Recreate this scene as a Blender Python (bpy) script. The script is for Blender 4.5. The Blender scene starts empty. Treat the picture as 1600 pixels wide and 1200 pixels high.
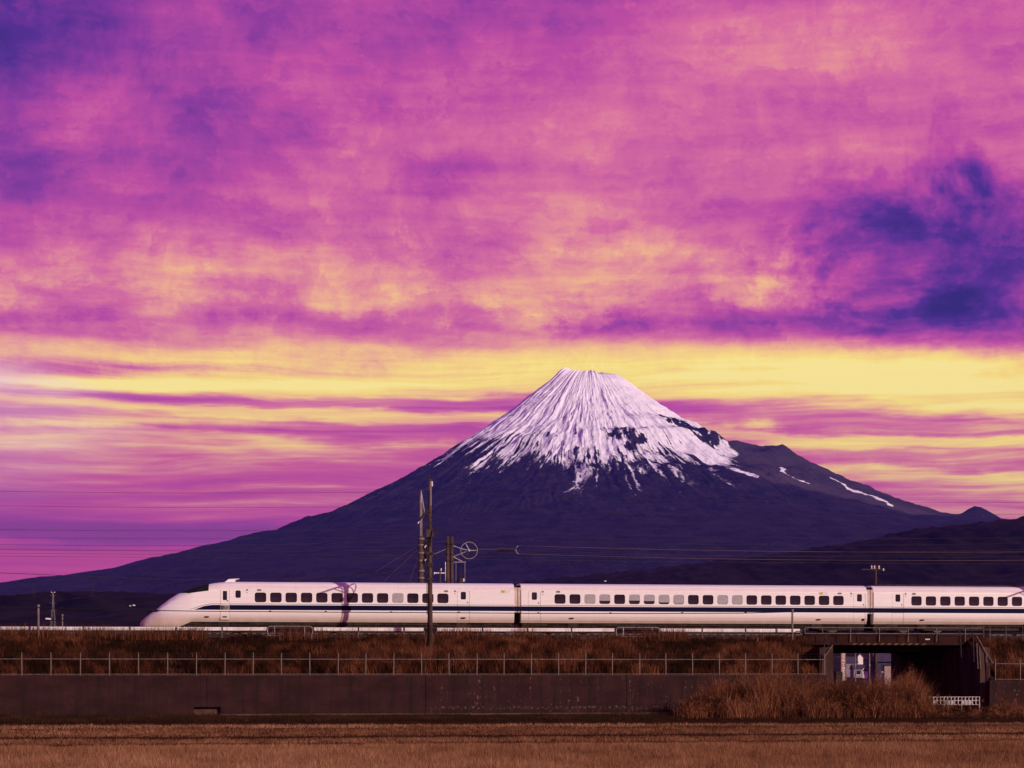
import bpy, math, random
import numpy as np
from mathutils import Vector

# ------------------------------------------------------------------ camera
HC = 2.9            # camera height above the field (m)
FPX = 2660.0        # focal length in photo pixels (1600 wide)
HOR = 1045.0        # photo row of the horizon
scene = bpy.context.scene
col = scene.collection
cam_d = bpy.data.cameras.new('camera')
cam = bpy.data.objects.new('camera', cam_d)
col.objects.link(cam)
cam.location = (0, 0, HC)
cam.rotation_euler = (math.radians(90), 0, 0)
cam_d.sensor_width = 36.0
cam_d.lens = 36.0 * FPX / 1600.0
cam_d.shift_y = (HOR - 600.0) / 1600.0
cam_d.clip_start = 0.5
cam_d.clip_end = 200000.0
scene.camera = cam
scene.render.resolution_x, scene.render.resolution_y = 1024, 768

# ------------------------------------------------------------------ sun, exposure
SUN_H = Vector((5.9, -5.45)).normalized()     # towards the sun, on the ground
SUN_EL = math.radians(18.5)
SUN_AZ = math.atan2(SUN_H.x, SUN_H.y)             # clockwise from +Y
sun_d = bpy.data.lights.new('sun', 'SUN')
sun = bpy.data.objects.new('sun', sun_d)
col.objects.link(sun)
sun_d.energy = 4.0
sun_d.angle = math.radians(0.5)
sun_d.color = (1.0, 0.79, 0.67)
S = Vector((SUN_H.x * math.cos(SUN_EL), SUN_H.y * math.cos(SUN_EL), math.sin(SUN_EL)))
sun.rotation_euler = S.to_track_quat('Z', 'Y').to_euler()
vs = scene.view_settings
vs.view_transform = 'Standard'
vs.look = 'None'
vs.exposure = 0.0
vs.gamma = 1.0
vs.use_curve_mapping = False
scene.cycles.max_bounces = 5
scene.cycles.volume_bounces = 0
scene.cycles.use_denoising = True

def lin(r, g, b):
    f = lambda c: (c / 255 / 12.92) if c / 255 <= 0.04045 else ((c / 255 + 0.055) / 1.055) ** 2.4
    return (f(r), f(g), f(b), 1.0)

# ------------------------------------------------------------------ sky (world)
world = bpy.data.worlds.new('World')
scene.world = world
world.use_nodes = True
world.cycles.sampling_method = 'MANUAL'
world.cycles.sample_map_resolution = 256

class NT:
    """small helper to write node trees as expressions"""
    def __init__(s, tree):
        s.t = tree; s.n = tree.nodes; s.l = tree.links
    def put(s, sock, v):
        if isinstance(v, bpy.types.NodeSocket): s.l.new(v, sock)
        else: sock.default_value = v
    def m(s, op, a, b=0.0, c=0.0, clamp=False):
        n = s.n.new('ShaderNodeMath'); n.operation = op; n.use_clamp = clamp
        for i, v in enumerate((a, b, c)): s.put(n.inputs[i], v)
        return n.outputs[0]
    def add(s, a, b): return s.m('ADD', a, b)
    def sub(s, a, b): return s.m('SUBTRACT', a, b)
    def mul(s, a, b): return s.m('MULTIPLY', a, b)
    def div(s, a, b): return s.m('DIVIDE', a, b)
    def vec(s, x, y, z):
        n = s.n.new('ShaderNodeCombineXYZ')
        for i, v in enumerate((x, y, z)): s.put(n.inputs[i], v)
        return n.outputs[0]
    def sep(s, v):
        n = s.n.new('ShaderNodeSeparateXYZ'); s.put(n.inputs[0], v); return n.outputs
    def noise(s, v, scale=1.0, detail=5.0, rough=0.5, lac=2.0, dist=0.0):
        n = s.n.new('ShaderNodeTexNoise'); s.put(n.inputs['Vector'], v)
        n.inputs['Scale'].default_value = scale; n.inputs['Detail'].default_value = detail
        n.inputs['Roughness'].default_value = rough; n.inputs['Lacunarity'].default_value = lac
        n.inputs['Distortion'].default_value = dist
        return n.outputs['Fac']
    def ramp(s, f, stops, interp='LINEAR'):
        n = s.n.new('ShaderNodeValToRGB'); s.put(n.inputs[0], f)
        r = n.color_ramp; r.interpolation = interp
        while len(r.elements) < len(stops): r.elements.new(0.5)
        for e, (p, c) in zip(r.elements, stops):
            e.position = p
            e.color = c if isinstance(c, tuple) else (c, c, c, 1)
        return n.outputs[0]
    def mix(s, f, a, b, blend='MIX'):
        n = s.n.new('ShaderNodeMix'); n.data_type = 'RGBA'; n.blend_type = blend
        s.put(n.inputs[0], f); s.put(n.inputs[6], a); s.put(n.inputs[7], b)
        return n.outputs[2]
    def smooth(s, v, a, b, lo=0.0, hi=1.0):
        n = s.n.new('ShaderNodeMapRange'); n.interpolation_type = 'SMOOTHSTEP'
        s.put(n.inputs[0], v)
        for i, k in enumerate((a, b, lo, hi)): n.inputs[1 + i].default_value = k
        return n.outputs[0]

def build_sky():
    t = NT(world.node_tree)
    t.n.clear()
    tc = t.n.new('ShaderNodeTexCoord').outputs['Generated']
    x, y, z = t.sep(tc)
    zp = t.m('MAXIMUM', z, 0.0)
    # elevation over the run of the cloud streets (they run left to right)
    hy = t.m('SQRT', t.add(t.add(t.mul(y, y), t.mul(t.mul(x, x), 0.10)), 0.0004))
    e = t.div(zp, hy)
    yy = t.m('MAXIMUM', y, 0.25)
    u = t.div(x, yy)
    front = t.smooth(y, 0.3, 0.7)
    zc = t.add(zp, 0.035)
    plane = t.vec(t.div(x, zc), t.div(y, zc), 0.0)          # point on the flat cloud deck
    # warp noises
    wl = t.noise(t.vec(t.mul(x, 2.2), t.mul(y, 2.2), t.mul(z, 9.0)), 1.0, 4, 0.5)
    streak = t.noise(t.vec(t.add(t.mul(x, 2.6), t.mul(z, 1.5)), t.mul(y, 2.6), t.add(t.mul(z, 34.0), t.mul(t.sub(wl, 0.5), 2.6))), 1.0, 2.5, 0.45)
    fine = t.noise(t.vec(t.mul(x, 9.0), t.mul(y, 9.0), t.mul(z, 120.0)), 1.0, 4, 0.55)
    puff = t.noise(plane, 2.3, 7, 0.58, 2.1, 0.15)
    puff2 = t.noise(t.vec(t.mul(x, 11.0), t.mul(y, 11.0), t.mul(z, 14.0)), 1.0, 8, 0.66, 2.2, 0.25)
    wisp = t.noise(t.vec(t.mul(x, 46.0), t.mul(y, 46.0), t.add(t.mul(z, 62.0), t.mul(t.sub(puff2, .5), 9.0))), 1.0, 5, .68, 2.1, .4)
    thin = t.noise(t.vec(t.add(t.mul(x, 4.0), t.mul(z, 9.0)), t.mul(y, 4.0), t.add(t.mul(z, 150.0), t.mul(t.sub(wl, .5), 9.0))), 1.0, 4, .6)
    big = t.noise(t.vec(t.mul(x, 3.0), t.mul(y, 3.0), t.mul(z, 6.0)), 1.0, 3, 0.5)
    P = lambda v: (HOR - v) / FPX / 0.42
    tilt = t.mul(t.m('MINIMUM', t.m('MAXIMUM', u, -.5), .5), t.smooth(e, P(560) * .42, P(650) * .42, 0.0, .050))
    ew = t.add(t.add(e, tilt), t.add(t.mul(t.sub(wl, 0.5), 0.030), t.mul(t.sub(puff2, 0.5), t.smooth(e, P(600) * .42, P(520) * .42, .006, .030))))
    w2 = t.noise(t.vec(t.mul(x, 8.0), t.mul(y, 8.0), t.mul(z, 46.0)), 1.0, 4, .62)
    ew = t.add(ew, t.mul(t.sub(w2, .5), t.smooth(e, P(540) * .42, P(600) * .42, .008, .030)))
    base = t.ramp(t.div(ew, 0.42), [
        (0.0, .47), (P(910), .47), (P(845), .40), (P(815), .48), (P(795), .58), (P(780), .66), (P(768), .56), (P(742), .55),
        (P(726), .66), (P(708), .80), (P(694), .57), (P(674), .55), (P(661), .78), (P(648), .80), (P(637), .55), (P(618), .56), (P(604), .84), (P(590), .88), (P(562), .91), (P(543), .82), (P(524), .63), (P(504), .56),
        (P(480), .61), (P(450), .65), (P(410), .62), (P(370), .57), (P(320), .52), (P(250), .49), (P(120), .46), (P(0), .44)])
    base = t.sub(base, t.smooth(e, .42, 1.1, 0.0, .30))
    low = t.smooth(e, P(560) * .42, P(640) * .42)       # 1 below the yellow band
    up = t.sub(1.0, low)
    sep_fade = t.smooth(e, P(850) * .42, P(740) * .42)
    T = t.add(base, t.mul(t.mul(t.m('MINIMUM', t.m('MAXIMUM', u, -.35), .35), .20), up))
    low2 = t.smooth(e, P(532) * .42, P(580) * .42)
    T = t.add(T, t.mul(t.m('MAXIMUM', t.mul(t.sub(streak, 0.5), .75), -.13), t.mul(low, t.add(t.mul(sep_fade, .8), .2))))
    T = t.add(T, t.mul(t.sub(fine, 0.5), t.add(t.mul(low, .26), .14)))
    T = t.add(T, t.mul(t.mul(t.sub(thin, .5), .66), low2))
    T = t.add(T, t.mul(t.mul(t.sub(wisp, .5), .24), up))
    mid = t.mul(t.smooth(e, P(300) * .42, P(400) * .42), t.smooth(e, P(545) * .42, P(520) * .42))
    T = t.add(T, t.mul(t.mul(t.sub(puff, 0.5), t.add(.42, t.mul(mid, .25))), up))
    T = t.add(T, t.mul(t.mul(t.sub(puff2, 0.5), t.add(.46, t.mul(mid, .25))), up))
    T = t.add(T, t.mul(t.mul(t.sub(big, 0.5), .22), up))
    def blob(px, py, rx, ry, amp, soft=puff2, k=1.3):
        du = t.div(t.sub(u, (px - 800) / FPX), rx / FPX)
        dv = t.div(t.sub(e, (HOR - py) / FPX), ry / FPX)
        d = t.m('SQRT', t.add(t.mul(du, du), t.mul(dv, dv)))
        d = t.add(d, t.mul(t.sub(soft, 0.5), k))
        return t.mul(t.mul(t.smooth(d, 1.25, 0.1), front), amp)
    fray = t.noise(t.vec(t.mul(x, 12.0), t.mul(y, 12.0), t.mul(z, 17.0)), 1.0, 5, .62, 2.0, .5)
    for b in SKY_BLOBS:
        if len(b) > 5: b = b[:5] + (fray,) + b[6:]
        T = t.add(T, blob(*b))
    c = t.ramp(T, [(0.0, lin(38, 22, 108)), (.16, lin(78, 34, 138)), (.32, lin(138, 50, 152)), (.46, lin(186, 70, 156)),
                   (.58, lin(212, 104, 154)), (.70, lin(232, 152, 142)), (.82, lin(247, 197, 128)), (.94, lin(254, 224, 118)), (1.0, lin(255, 232, 140))])
    # low sky is redder
    lowred = t.smooth(e, P(620) * .42, P(720) * .42, 0.0, .42)
    c = t.mix(t.mul(lowred, t.smooth(T, .80, .55)), c, lin(206, 72, 128))
    c = t.mix(t.mul(t.smooth(e, P(780) * .42, P(880) * .42, 0.0, .55), t.smooth(T, .26, .46)), c, lin(206, 62, 128))
    # pale opening on the left
    pale = t.mul(blob(-30, 640, 200, 110, .95, streak, 2.2), t.smooth(t.add(streak, t.mul(t.sub(fine, .5), .8)), .36, .62, .25, 1.0))
    c = t.mix(pale, c, lin(248, 214, 222))
    sky = t.n.new('ShaderNodeTexSky'); sky.sky_type = 'NISHITA'; sky.sun_disc = False
    sky.sun_elevation = SUN_EL; sky.sun_rotation = SUN_AZ
    sky.altitude = 10; sky.dust_density = 2.0
    # Background works at strength 0.1: the cloud deck is brought to that scale, clear air shows through thinly
    c10 = t.mix(1.0, c, (12.0, 12.2, 11.0, 1), 'MULTIPLY')
    out = t.mix(0.96, sky.outputs[0], c10)
    bg = t.n.new('ShaderNodeBackground'); t.put(bg.inputs[0], out); bg.inputs[1].default_value = 0.1
    wo = t.n.new('ShaderNodeOutputWorld'); t.l.new(bg.outputs[0], wo.inputs[0])

# px, py, radius x, radius y, tone change
SKY_BLOBS = [
    (1605, 400, 330, 190, -.40, 'F', 2.0), (1390, 370, 200, 120, -.11, 'F', 2.4), (1330, 490, 380, 50, -.15, 'F', 2.4), (1480, 290, 180, 60, -.08, 'F', 2.6), (1490, 260, 100, 60, -.15, 'F', 2.6), (1230, 505, 380, 34, -.11),
    (700, 505, 330, 30, -.06), (10, 60, 210, 160, -.22, 'F', 2.4), (420, 40, 130, 60, -.13, 'F', 2.4), (20, 250, 110, 90, -.14),
    (480, 195, 70, 45, -.12, 'F', 2.2), (690, 280, 90, 36, -.11, 'F', 2.2), (330, 150, 130, 60, -.08),
    (1300, 150, 330, 150, .12), (850, 160, 200, 200, .05), (500, 440, 420, 60, .04),
    (1480, 640, 480, 110, .20), (1270, 440, 160, 50, -.08), (1250, 60, 420, 90, .06), (200, 832, 380, 24, -.34), (150, 655, 300, 12, .14), (330, 605, 380, 12, .16), (60, 580, 420, 20, -.26), (200, 722, 200, 16, .12), (250, 700, 460, 120, .10), (150, 600, 420, 14, .14), (200, 660, 420, 10, .12),
]
build_sky()
# ------------------------------------------------------------------ helpers
def tag(o, label=None, cat=None, group=None, kind=None):
    if label: o['label'] = label
    if cat: o['category'] = cat
    if group: o['group'] = group
    if kind: o['kind'] = kind
    return o

def link(name, me, mat=None, parent=None):
    o = bpy.data.objects.new(name, me)
    col.objects.link(o)
    if mat is not None and me is not None and not me.materials: me.materials.append(mat)
    if parent is not None: o.parent = parent
    return o

def fast_mesh(name, verts, faces, smooth=False, attrs=None):
    """verts (n,3), faces (m,3|4) numpy arrays"""
    me = bpy.data.meshes.new(name)
    verts = np.asarray(verts, np.float32); faces = np.asarray(faces, np.int32)
    k = faces.shape[1]; m = len(faces)
    me.vertices.add(len(verts)); me.vertices.foreach_set('co', verts.ravel())
    me.loops.add(m * k); me.loops.foreach_set('vertex_index', faces.ravel())
    me.polygons.add(m)
    me.polygons.foreach_set('loop_start', np.arange(0, m * k, k, dtype=np.int32))
    try: me.polygons.foreach_set('loop_total', np.full(m, k, np.int32))
    except Exception: pass
    if smooth: me.polygons.foreach_set('use_smooth', np.ones(m, bool))
    for an, av in (attrs or {}).items():
        a = me.attributes.new(an, 'FLOAT', 'POINT'); a.data.foreach_set('value', np.asarray(av, np.float32).ravel())
    me.update(calc_edges=True)
    return me

rng = np.random.default_rng(7)
def vnoise(x, y, seed=0):
    """smooth value noise in numpy, 0..1"""
    def h(i, j):
        n = (i.astype(np.int64) * 374761393 + j.astype(np.int64) * 668265263 + seed * 1442695041) & 0x7fffffff
        n = ((n ^ (n >> 13)) * 1274126177) & 0x7fffffff
        return ((n ^ (n >> 16)) & 0xffffff) / float(0xffffff)
    xi = np.floor(x); yi = np.floor(y); fx = x - xi; fy = y - yi
    fx = fx * fx * fx * (fx * (fx * 6 - 15) + 10); fy = fy * fy * fy * (fy * (fy * 6 - 15) + 10)
    a = h(xi, yi); b = h(xi + 1, yi); c = h(xi, yi + 1); d = h(xi + 1, yi + 1)
    return (a * (1 - fx) + b * fx) * (1 - fy) + (c * (1 - fx) + d * fx) * fy
def fbm(x, y, oct=4, seed=0, gain=.5, lac=2.03):
    s = 0; a = 1; tot = 0
    for k in range(oct):
        s = s + a * vnoise(x * lac ** k, y * lac ** k, seed + k * 17); tot += a; a *= gain
    return s / tot
def sstep(v, a, b):
    t = np.clip((v - a) / (b - a), 0, 1); return t * t * (3 - 2 * t)

def material(name, c1, c2=None, scale=4.0, detail=4.0, rough=.7, stretch=(1, 1, 1), bump=0.0, bscale=None, spec=.10, metallic=0.0, lo=.35, hi=.65, coat=0.0):
    """two-tone noisy surface"""
    m = bpy.data.materials.new(name); m.use_nodes = True
    t = NT(m.node_tree); b = t.n['Principled BSDF']
    b.inputs['Roughness'].default_value = rough
    b.inputs['Specular IOR Level'].default_value = spec
    b.inputs['Metallic'].default_value = metallic
    b.inputs['Coat Weight'].default_value = coat
    c1 = tuple(c1) + (1.0,) if len(c1) == 3 else c1
    if c2 is None: c2 = tuple(min(1, k * 1.25) for k in c1[:3])
    c2 = tuple(c2) + (1.0,) if len(c2) == 3 else c2
    tc = t.n.new('ShaderNodeTexCoord').outputs['Object']
    x, y, z = t.sep(tc)
    v = t.vec(t.mul(x, stretch[0]), t.mul(y, stretch[1]), t.mul(z, stretch[2]))
    n = t.noise(v, scale, detail, .55)
    f = t.smooth(n, lo, hi)
    t.put(b.inputs['Base Color'], t.mix(f, c1, c2))
    if bump:
        bn = t.n.new('ShaderNodeBump'); bn.inputs['Strength'].default_value = bump
        t.put(bn.inputs['Height'], t.noise(v, bscale or scale * 4, 4, .6))
        t.l.new(bn.outputs[0], b.inputs['Normal'])
    return m

# ------------------------------------------------------------------ the mountain
MD = 22000.0
def px_to_r(px): return (px - 920) / FPX * MD
def py_to_h(py): return HC + (HOR - py) / FPX * MD
LEFT = [(920, 588), (900, 586), (877, 583), (850, 602.2), (800, 644.1), (750, 680.3), (700, 710.7), (650, 740.6), (600, 769.9), (550, 795.9), (500, 819.1), (450, 831.9), (400, 858.6), (350, 859.6), (300, 875.0), (250, 890.0), (200, 905.5), (150, 915.8), (100, 925.4), (0, 942.3)]
RIGHT = [(920, 589), (950, 588), (973, 593.2), (985, 601.0), (1000, 614.4), (1025, 630.4), (1050, 648.8), (1075, 667.1), (1100, 674.8), (1125, 692.6), (1150, 693.6), (1185, 721.6), (1213, 739.4), (1250, 757.3), (1300, 763.0), (1350, 779.8), (1400, 804.2), (1450, 820.4), (1500, 841.0), (1600, 851.5), (1700, 870.5), (1840, 895.5)]
def prof(pts):
    r = np.array([abs(px_to_r(p)) for p, _ in pts]); h = np.array([py_to_h(q) for _, q in pts])
    tail = [(9000, 640), (11000, 420), (13000, 260), (16000, 110), (19000, 25), (21500, -6)]
    keep = [(a, b) for a, b in tail if a > r[-1] + 400]
    r = np.concatenate([r, [a for a, _ in keep]]); h = np.concatenate([h, [b for _, b in keep]])
    rr = np.linspace(0, 21500, 4000); hh = np.interp(rr, r, h)
    k = np.exp(-np.linspace(-2, 2, 31) ** 2); k /= k.sum()
    hs = np.convolve(np.pad(hh, 15, mode='edge'), k, 'valid')
    w = sstep(rr, 500, 900)
    return rr, hh * (1 - w) + hs * w
def build_mountain():
    cx, cy = (920 - 800) / FPX * MD, MD
    nt, nr = 1150, 440
    th = np.linspace(-2.05, 2.05, nt)
    r1 = np.linspace(40, 4600, 340); r2 = 4600 + (21400 - 4600) * np.linspace(0, 1, nr - 340 + 1)[1:] ** 1.5
    r = np.concatenate([r1, r2])
    R, T = np.meshgrid(r, th, indexing='ij')
    rl, hl = prof(LEFT); rr_, hr = prof(RIGHT)
    w = .5 + .5 * np.sin(np.clip(T, -1.57, 1.57)); w = w * w * (3 - 2 * w)
    H = np.interp(R, rl, hl) * (1 - w) + np.interp(R, rr_, hr) * w
    A = R * np.sin(T); B = R * np.cos(T)          # right of the axis, towards the camera
    # radial ridges and gullies
    tw = T + .05 * (fbm(T * 6, R / 900, 3, 5) - .5) + .03 * (fbm(T * 20, R / 400, 3, 9) - .5) + .012 * (fbm(T * 60, R / 150, 2, 10) - .5)
    def ridged(kt, kr, seed):
        return 1 - np.abs(2 * vnoise(tw * kt + 50, R / kr + 3, seed) - 1)
    g1 = ridged(6, 2600, 21); g2 = ridged(15, 1300, 22); g3 = ridged(36, 620, 23); g4 = ridged(85, 300, 24); g5 = ridged(170, 160, 25)
    env = sstep(R, 250, 1100) * (1 - .60 * sstep(R, 3600, 6500))
    loc = fbm(T * 4, R / 700, 3, 40)
    rid = (g1 - .5) * 42 + (g2 - .5) * 28 * (.4 + 1.2 * loc) + (g3 - .5) * 26 * (.2 + 1.6 * loc) + (g4 - .5) * 18 * (.3 + 1.4 * fbm(T * 9, R / 500, 2, 41)) + (g5 - .5) * 9
    H = H + rid * env * (.22 + .55 * sstep(R, 1500, 2900))
    H += (fbm(tw * 26, R / 330, 4, 34, .55) - .5) * 58 * sstep(R, 350, 900) * (1 - sstep(R, 3000, 4500))
    H += (fbm(A / 150, B / 150, 4, 32) - .5) * 34 * sstep(R, 400, 900) * (1 - sstep(R, 3500, 5000))
    H += 45 * np.exp(-((A + 345) / 90) ** 2 - (B / 260) ** 2)
    H += (fbm(A / 420, B / 420, 5, 31) - .5) * 70 * sstep(R, 300, 900)
    H += (fbm(A / 1400 + 9, B / 1400, 4, 33) - .5) * 160 * sstep(R, 3500, 6500) * (1 - sstep(R, 15000, 20000))
    H += (fbm(T * 9, R * 0 + .5, 3, 61) - .5) * 95 * (1 - sstep(R, 380, 900)) * sstep(R, 250, 360)
    # crater sunk in the flat top
    H -= 150 * np.exp(-(R / 210) ** 4)
    # side crater and its mound on the right shoulder
    def bump(a0, b0, ra, rb, hgt, p=2.0):
        return hgt * np.exp(-((np.abs(A - a0) / ra) ** p + (np.abs(B - b0) / rb) ** p))
    pk = np.hypot((A - 2420) / 1.0, (B - 560) / 1.0)
    H += 300 * np.clip(1 - pk / 820, 0, 1) ** 1.0
    H += bump(2950, 500, 600, 330, 70)
    H += bump(2050, 1150, 330, 420, 130)
    H -= bump(1900, 760, 280, 420, 310)
    H += bump(4330, 2500, 230, 260, 170, 1.7)
    # snow cover (a property of the ground: height, gullies and wind)
    hn = (fbm(T * 5 + 3, R / 2500, 3, 71) - .5)
    gul = (ridged(55, 900, 81) * .5 + ridged(120, 500, 82) * .35 + ridged(24, 1600, 83) * .5) - .66
    line = 70 + np.interp(A, [-2600, -1800, -1400, -900, -300, 0, 500, 850, 1450, 1700, 2000], [2900, 2640, 2420, 2400, 2250, 2280, 2290, 2300, 2450, 2620, 2900]) + hn * 300
    sn = (H - line) / 400 + gul * 1.8 - (g3 - .5) * .5
    Aw = A + 240 * (fbm(A / 160, B / 220, 4, 64) - .5); Bw = B + 620 * (fbm(A / 130, B / 260, 4, 65) - .5)
    patch = lambda a0, b0, ra, rb, k: k * np.exp(-(((Aw - a0) / ra) ** 2 + ((Bw - b0) / rb) ** 2))
    nz = -1.0 + 4.2 * fbm(A / 70, B / 150, 5, 55, .65)
    sn = sn - (patch(300, 2060, 105, 190, 2.7) + patch(490, 2110, 100, 165, 3.0) + patch(970, 1170, 150, 200, 3.0) + patch(1200, 1130, 160, 220, 3.6) + patch(1400, 1400, 170, 260, 3.6)) * nz
    streaks = fbm(tw * 170, R / 260, 3, 91); st2 = fbm(tw * 60, R / 300, 3, 92)
    sn = sn - (np.clip((streaks - .60) * 9, 0, 3) * .6 + np.clip((st2 - .64) * 12, 0, 3) * .8) * (.25 + .75 * sstep(R, 1100, 2000)) * sstep(R, 600, 1000)
    sn = sn - 1.6 * sstep(-A, 900, 1500) * sstep(R, 1100, 2000) * (fbm(tw * 90, R / 700, 3, 93) > .47)
    sn = sn + 2.4 * np.exp(-((A - 1350) / 260) ** 2 - ((B - 1900) / 420) ** 2)
    edge = np.interp(A, [1000, 1413, 2048, 2539, 3127, 4200], [2700, 3150, 3176, 3188, 3397, 3300]) + 260 * (fbm(A / 300, B / 300, 4, 56) - .5)
    ash = sstep(A, 1350, 1800) * (1 - sstep(B, edge - 60, edge + 60)) * (1 - sstep(A, 3600, 4600))
    sand = np.exp(-((B - edge + 190) / 170) ** 2) * sstep(A, 1500, 1900) * (1 - sstep(A, 3300, 3900)) * (.4 + 1.2 * fbm(A / 120, B / 120, 4, 62))
    ash = ash * (.75 + .5 * fbm(A / 200, B / 400, 4, 63)) + 1.5 * sand
    sn = sn - 6 * sstep(A + 260 * (fbm(A / 150, B / 150, 4, 57) - .5), 1620, 1900)
    # snow strips lying in the hollows of the ash slope
    def strip(p0, p1, w0):
        ax, bx = p0; cx_, dx = p1
        L2 = (cx_ - ax) ** 2 + (dx - bx) ** 2
        tt = np.clip(((A - ax) * (cx_ - ax) + (B - bx) * (dx - bx)) / L2, 0, 1)
        d = np.hypot(A - ax - tt * (cx_ - ax), B - bx - tt * (dx - bx))
        return 12 * np.clip(1 - d / (w0 * (.4 + .8 * vnoise(tt * 9, tt * 0, 12))), 0, 1)
    wv = 90 * (fbm(A / 260, B / 260, 3, 58) - .5)
    sn = sn + strip((2159 + 0, 2063), (2094, 2700), 95) + strip((2094, 2700), (2325, 2880), 130) + strip((2711, 2293), (2927, 2659), 100) + strip((2927, 2659), (3200, 3150), 190) + strip((1480, 2890), (1740, 3110), 85)
    sn = sn + 3.2 * np.exp(-((A - 1950) / 130) ** 2 - ((B - 1350) / 260) ** 2) * (fbm(A / 40, B / 90, 3, 59) - .2) * .6
    snow = sstep(sn, -.45, .75)
    X = cx + A; Y = cy - B
    V = np.stack([X, Y, H], -1).reshape(-1, 3)
    i, j = np.meshgrid(np.arange(len(r) - 1), np.arange(nt - 1), indexing='ij')
    a = i * nt + j
    F = np.stack([a, a + nt, a + nt + 1, a + 1], -1).reshape(-1, 4)
    top = np.array([[cx, cy, H[0].mean()]]); ti = len(V)
    V = np.concatenate([V, top])
    ex = lambda q, v: np.concatenate([q.ravel(), [v]])
    me = fast_mesh('mountain', V, F, True, {'snow': ex(snow, 1.0), 'ash': ex(ash, 0.0)})
    m = bpy.data.materials.new('mountain_ground'); m.use_nodes = True
    t = NT(m.node_tree); b = t.n['Principled BSDF']; b.inputs['Specular IOR Level'].default_value = 0.05; b.inputs['Roughness'].default_value = .9
    at = t.n.new('ShaderNodeAttribute'); at.attribute_name = 'snow'
    aa = t.n.new('ShaderNodeAttribute'); aa.attribute_name = 'ash'
    tc = t.n.new('ShaderNodeTexCoord').outputs['Object']
    n1 = t.noise(tc, .004, 6, .6); n2 = t.noise(tc, .03, 4, .6)
    rock = t.mix(t.smooth(n1, .35, .65), (.003, .004, .010, 1), (.021, .016, .026, 1))
    rock = t.mix(t.mul(t.smooth(n2, .45, .7), .6), rock, (.040, .030, .038, 1))
    rock = t.mix(t.m('MULTIPLY', aa.outputs['Fac'], .60), rock, (.066, .050, .060, 1))
    n3 = t.noise(t.vec(t.mul(t.sep(tc)[0], 1.0), t.mul(t.sep(tc)[1], .5), t.mul(t.sep(tc)[2], .5)), .09, 3, .6)
    sf = t.smooth(t.add(at.outputs['Fac'], t.add(t.mul(t.sub(n2, .5), .8), t.mul(t.sub(n3, .5), .7))), .14, .84)
    sc = t.mix(t.smooth(n2, .3, .7), (.84, .87, .93, 1), (.93, .95, .98, 1))
    t.put(b.inputs['Base Color'], t.mix(sf, rock, sc))
    bn = t.n.new('ShaderNodeBump'); bn.inputs['Strength'].default_value = .7; bn.inputs['Distance'].default_value = 14
    t.put(bn.inputs['Height'], t.noise(tc, .022, 5, .62)); t.l.new(bn.outputs[0], b.inputs['Normal'])
    o = link('mountain', me, m)
    tag(o, 'tall snow-capped volcano with dark blue slopes behind the train', 'mountain', kind='structure')
build_mountain()

def build_hill(name, label, skyline, Y, depth_front, depth_back, mat, seed, rough_amp, nx=420, ny=90):
    """a wooded ridge whose crest runs through the given photo skyline at distance Y"""
    px = np.array([p for p, _ in skyline], float); py = np.array([q for _, q in skyline], float)
    xs = np.linspace((px[0] - 800) / FPX * Y, (px[-1] - 800) / FPX * Y, nx)
    hs = HC + (HOR - np.interp(xs / Y * FPX + 800, px, py)) / FPX * Y
    hs = hs + (fbm(xs / (Y * .012), xs * 0 + seed, 4, seed) - .5) * 14.0
    v = np.linspace(-1, 1, ny)
    X, Vv = np.meshgrid(xs, v, indexing='ij')
    Yv = np.where(Vv < 0, Y + Vv * depth_front, Y + Vv * depth_back)
    fall = np.where(Vv < 0, 1 - np.abs(Vv) ** 1.25, 1 - np.abs(Vv) ** 1.6)
    Hh = np.repeat(hs[:, None], ny, 1)
    Z = Hh * fall
    amp = rough_amp * np.clip(1 - np.abs(Vv) * .6, 0, 1)
    Z = Z + amp * ((fbm(X / (depth_front * .16), Yv / (depth_front * .16), 5, seed) - .5) * 2.2 * np.clip(np.abs(Vv) * 4, .1, 1)) + amp * .45 * (fbm(X / 30, Yv / 30, 4, seed + 3) - .5)
    Z = np.where(np.abs(Vv) > .97, -4, Z)
    V = np.stack([X, Yv, Z], -1).reshape(-1, 3)
    i, j = np.meshgrid(np.arange(nx - 1), np.arange(ny - 1), indexing='ij'); a = i * ny + j
    F = np.stack([a, a + ny, a + ny + 1, a + 1], -1).reshape(-1, 4)
    o = link(name, fast_mesh(name, V, F, True), mat)
    tag(o, label, 'hill', kind='structure')
m_wood = material('winter_woodland', (.002, .002, .003), (.015, .0095, .0095), .012, 8, .95, bump=.6, bscale=.05, spec=.05)
build_hill('hill_right', 'dark wooded foothill rising to the right below the volcano',
           [(560, 1046), (700, 925), (860, 906), (1000, 893), (1112, 879), (1225, 866), (1319, 850), (1375, 840), (1397, 833), (1469, 827), (1544, 816), (1600, 806), (1700, 796), (1850, 790), (2000, 800), (2300, 850)],
           7000, 3600, 2500, m_wood, 3, 70)
build_hill('hill_left', 'low dark wooded rise at the foot of the volcano on the left',
           [(-500, 940), (-200, 930), (0, 929), (60, 926), (140, 925), (250, 928), (420, 926), (600, 921), (760, 924), (900, 930), (1050, 980)],
           4200, 1500, 1500, m_wood, 13, 26)
# flat ground to the horizon
m_ground = material('plain_ground', (.012, .010, .009), (.026, .019, .015), .02, 6, .95, spec=.05)
gx, gy0, gy1 = 24000, -1500, 46000
me = fast_mesh('ground', [(-gx, gy0, -.06), (gx, gy0, -.06), (gx, gy1, -.06), (-gx, gy1, -.06)], [(0, 1, 2, 3)])
tag(link('ground', me, m_ground), kind='structure')

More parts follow.
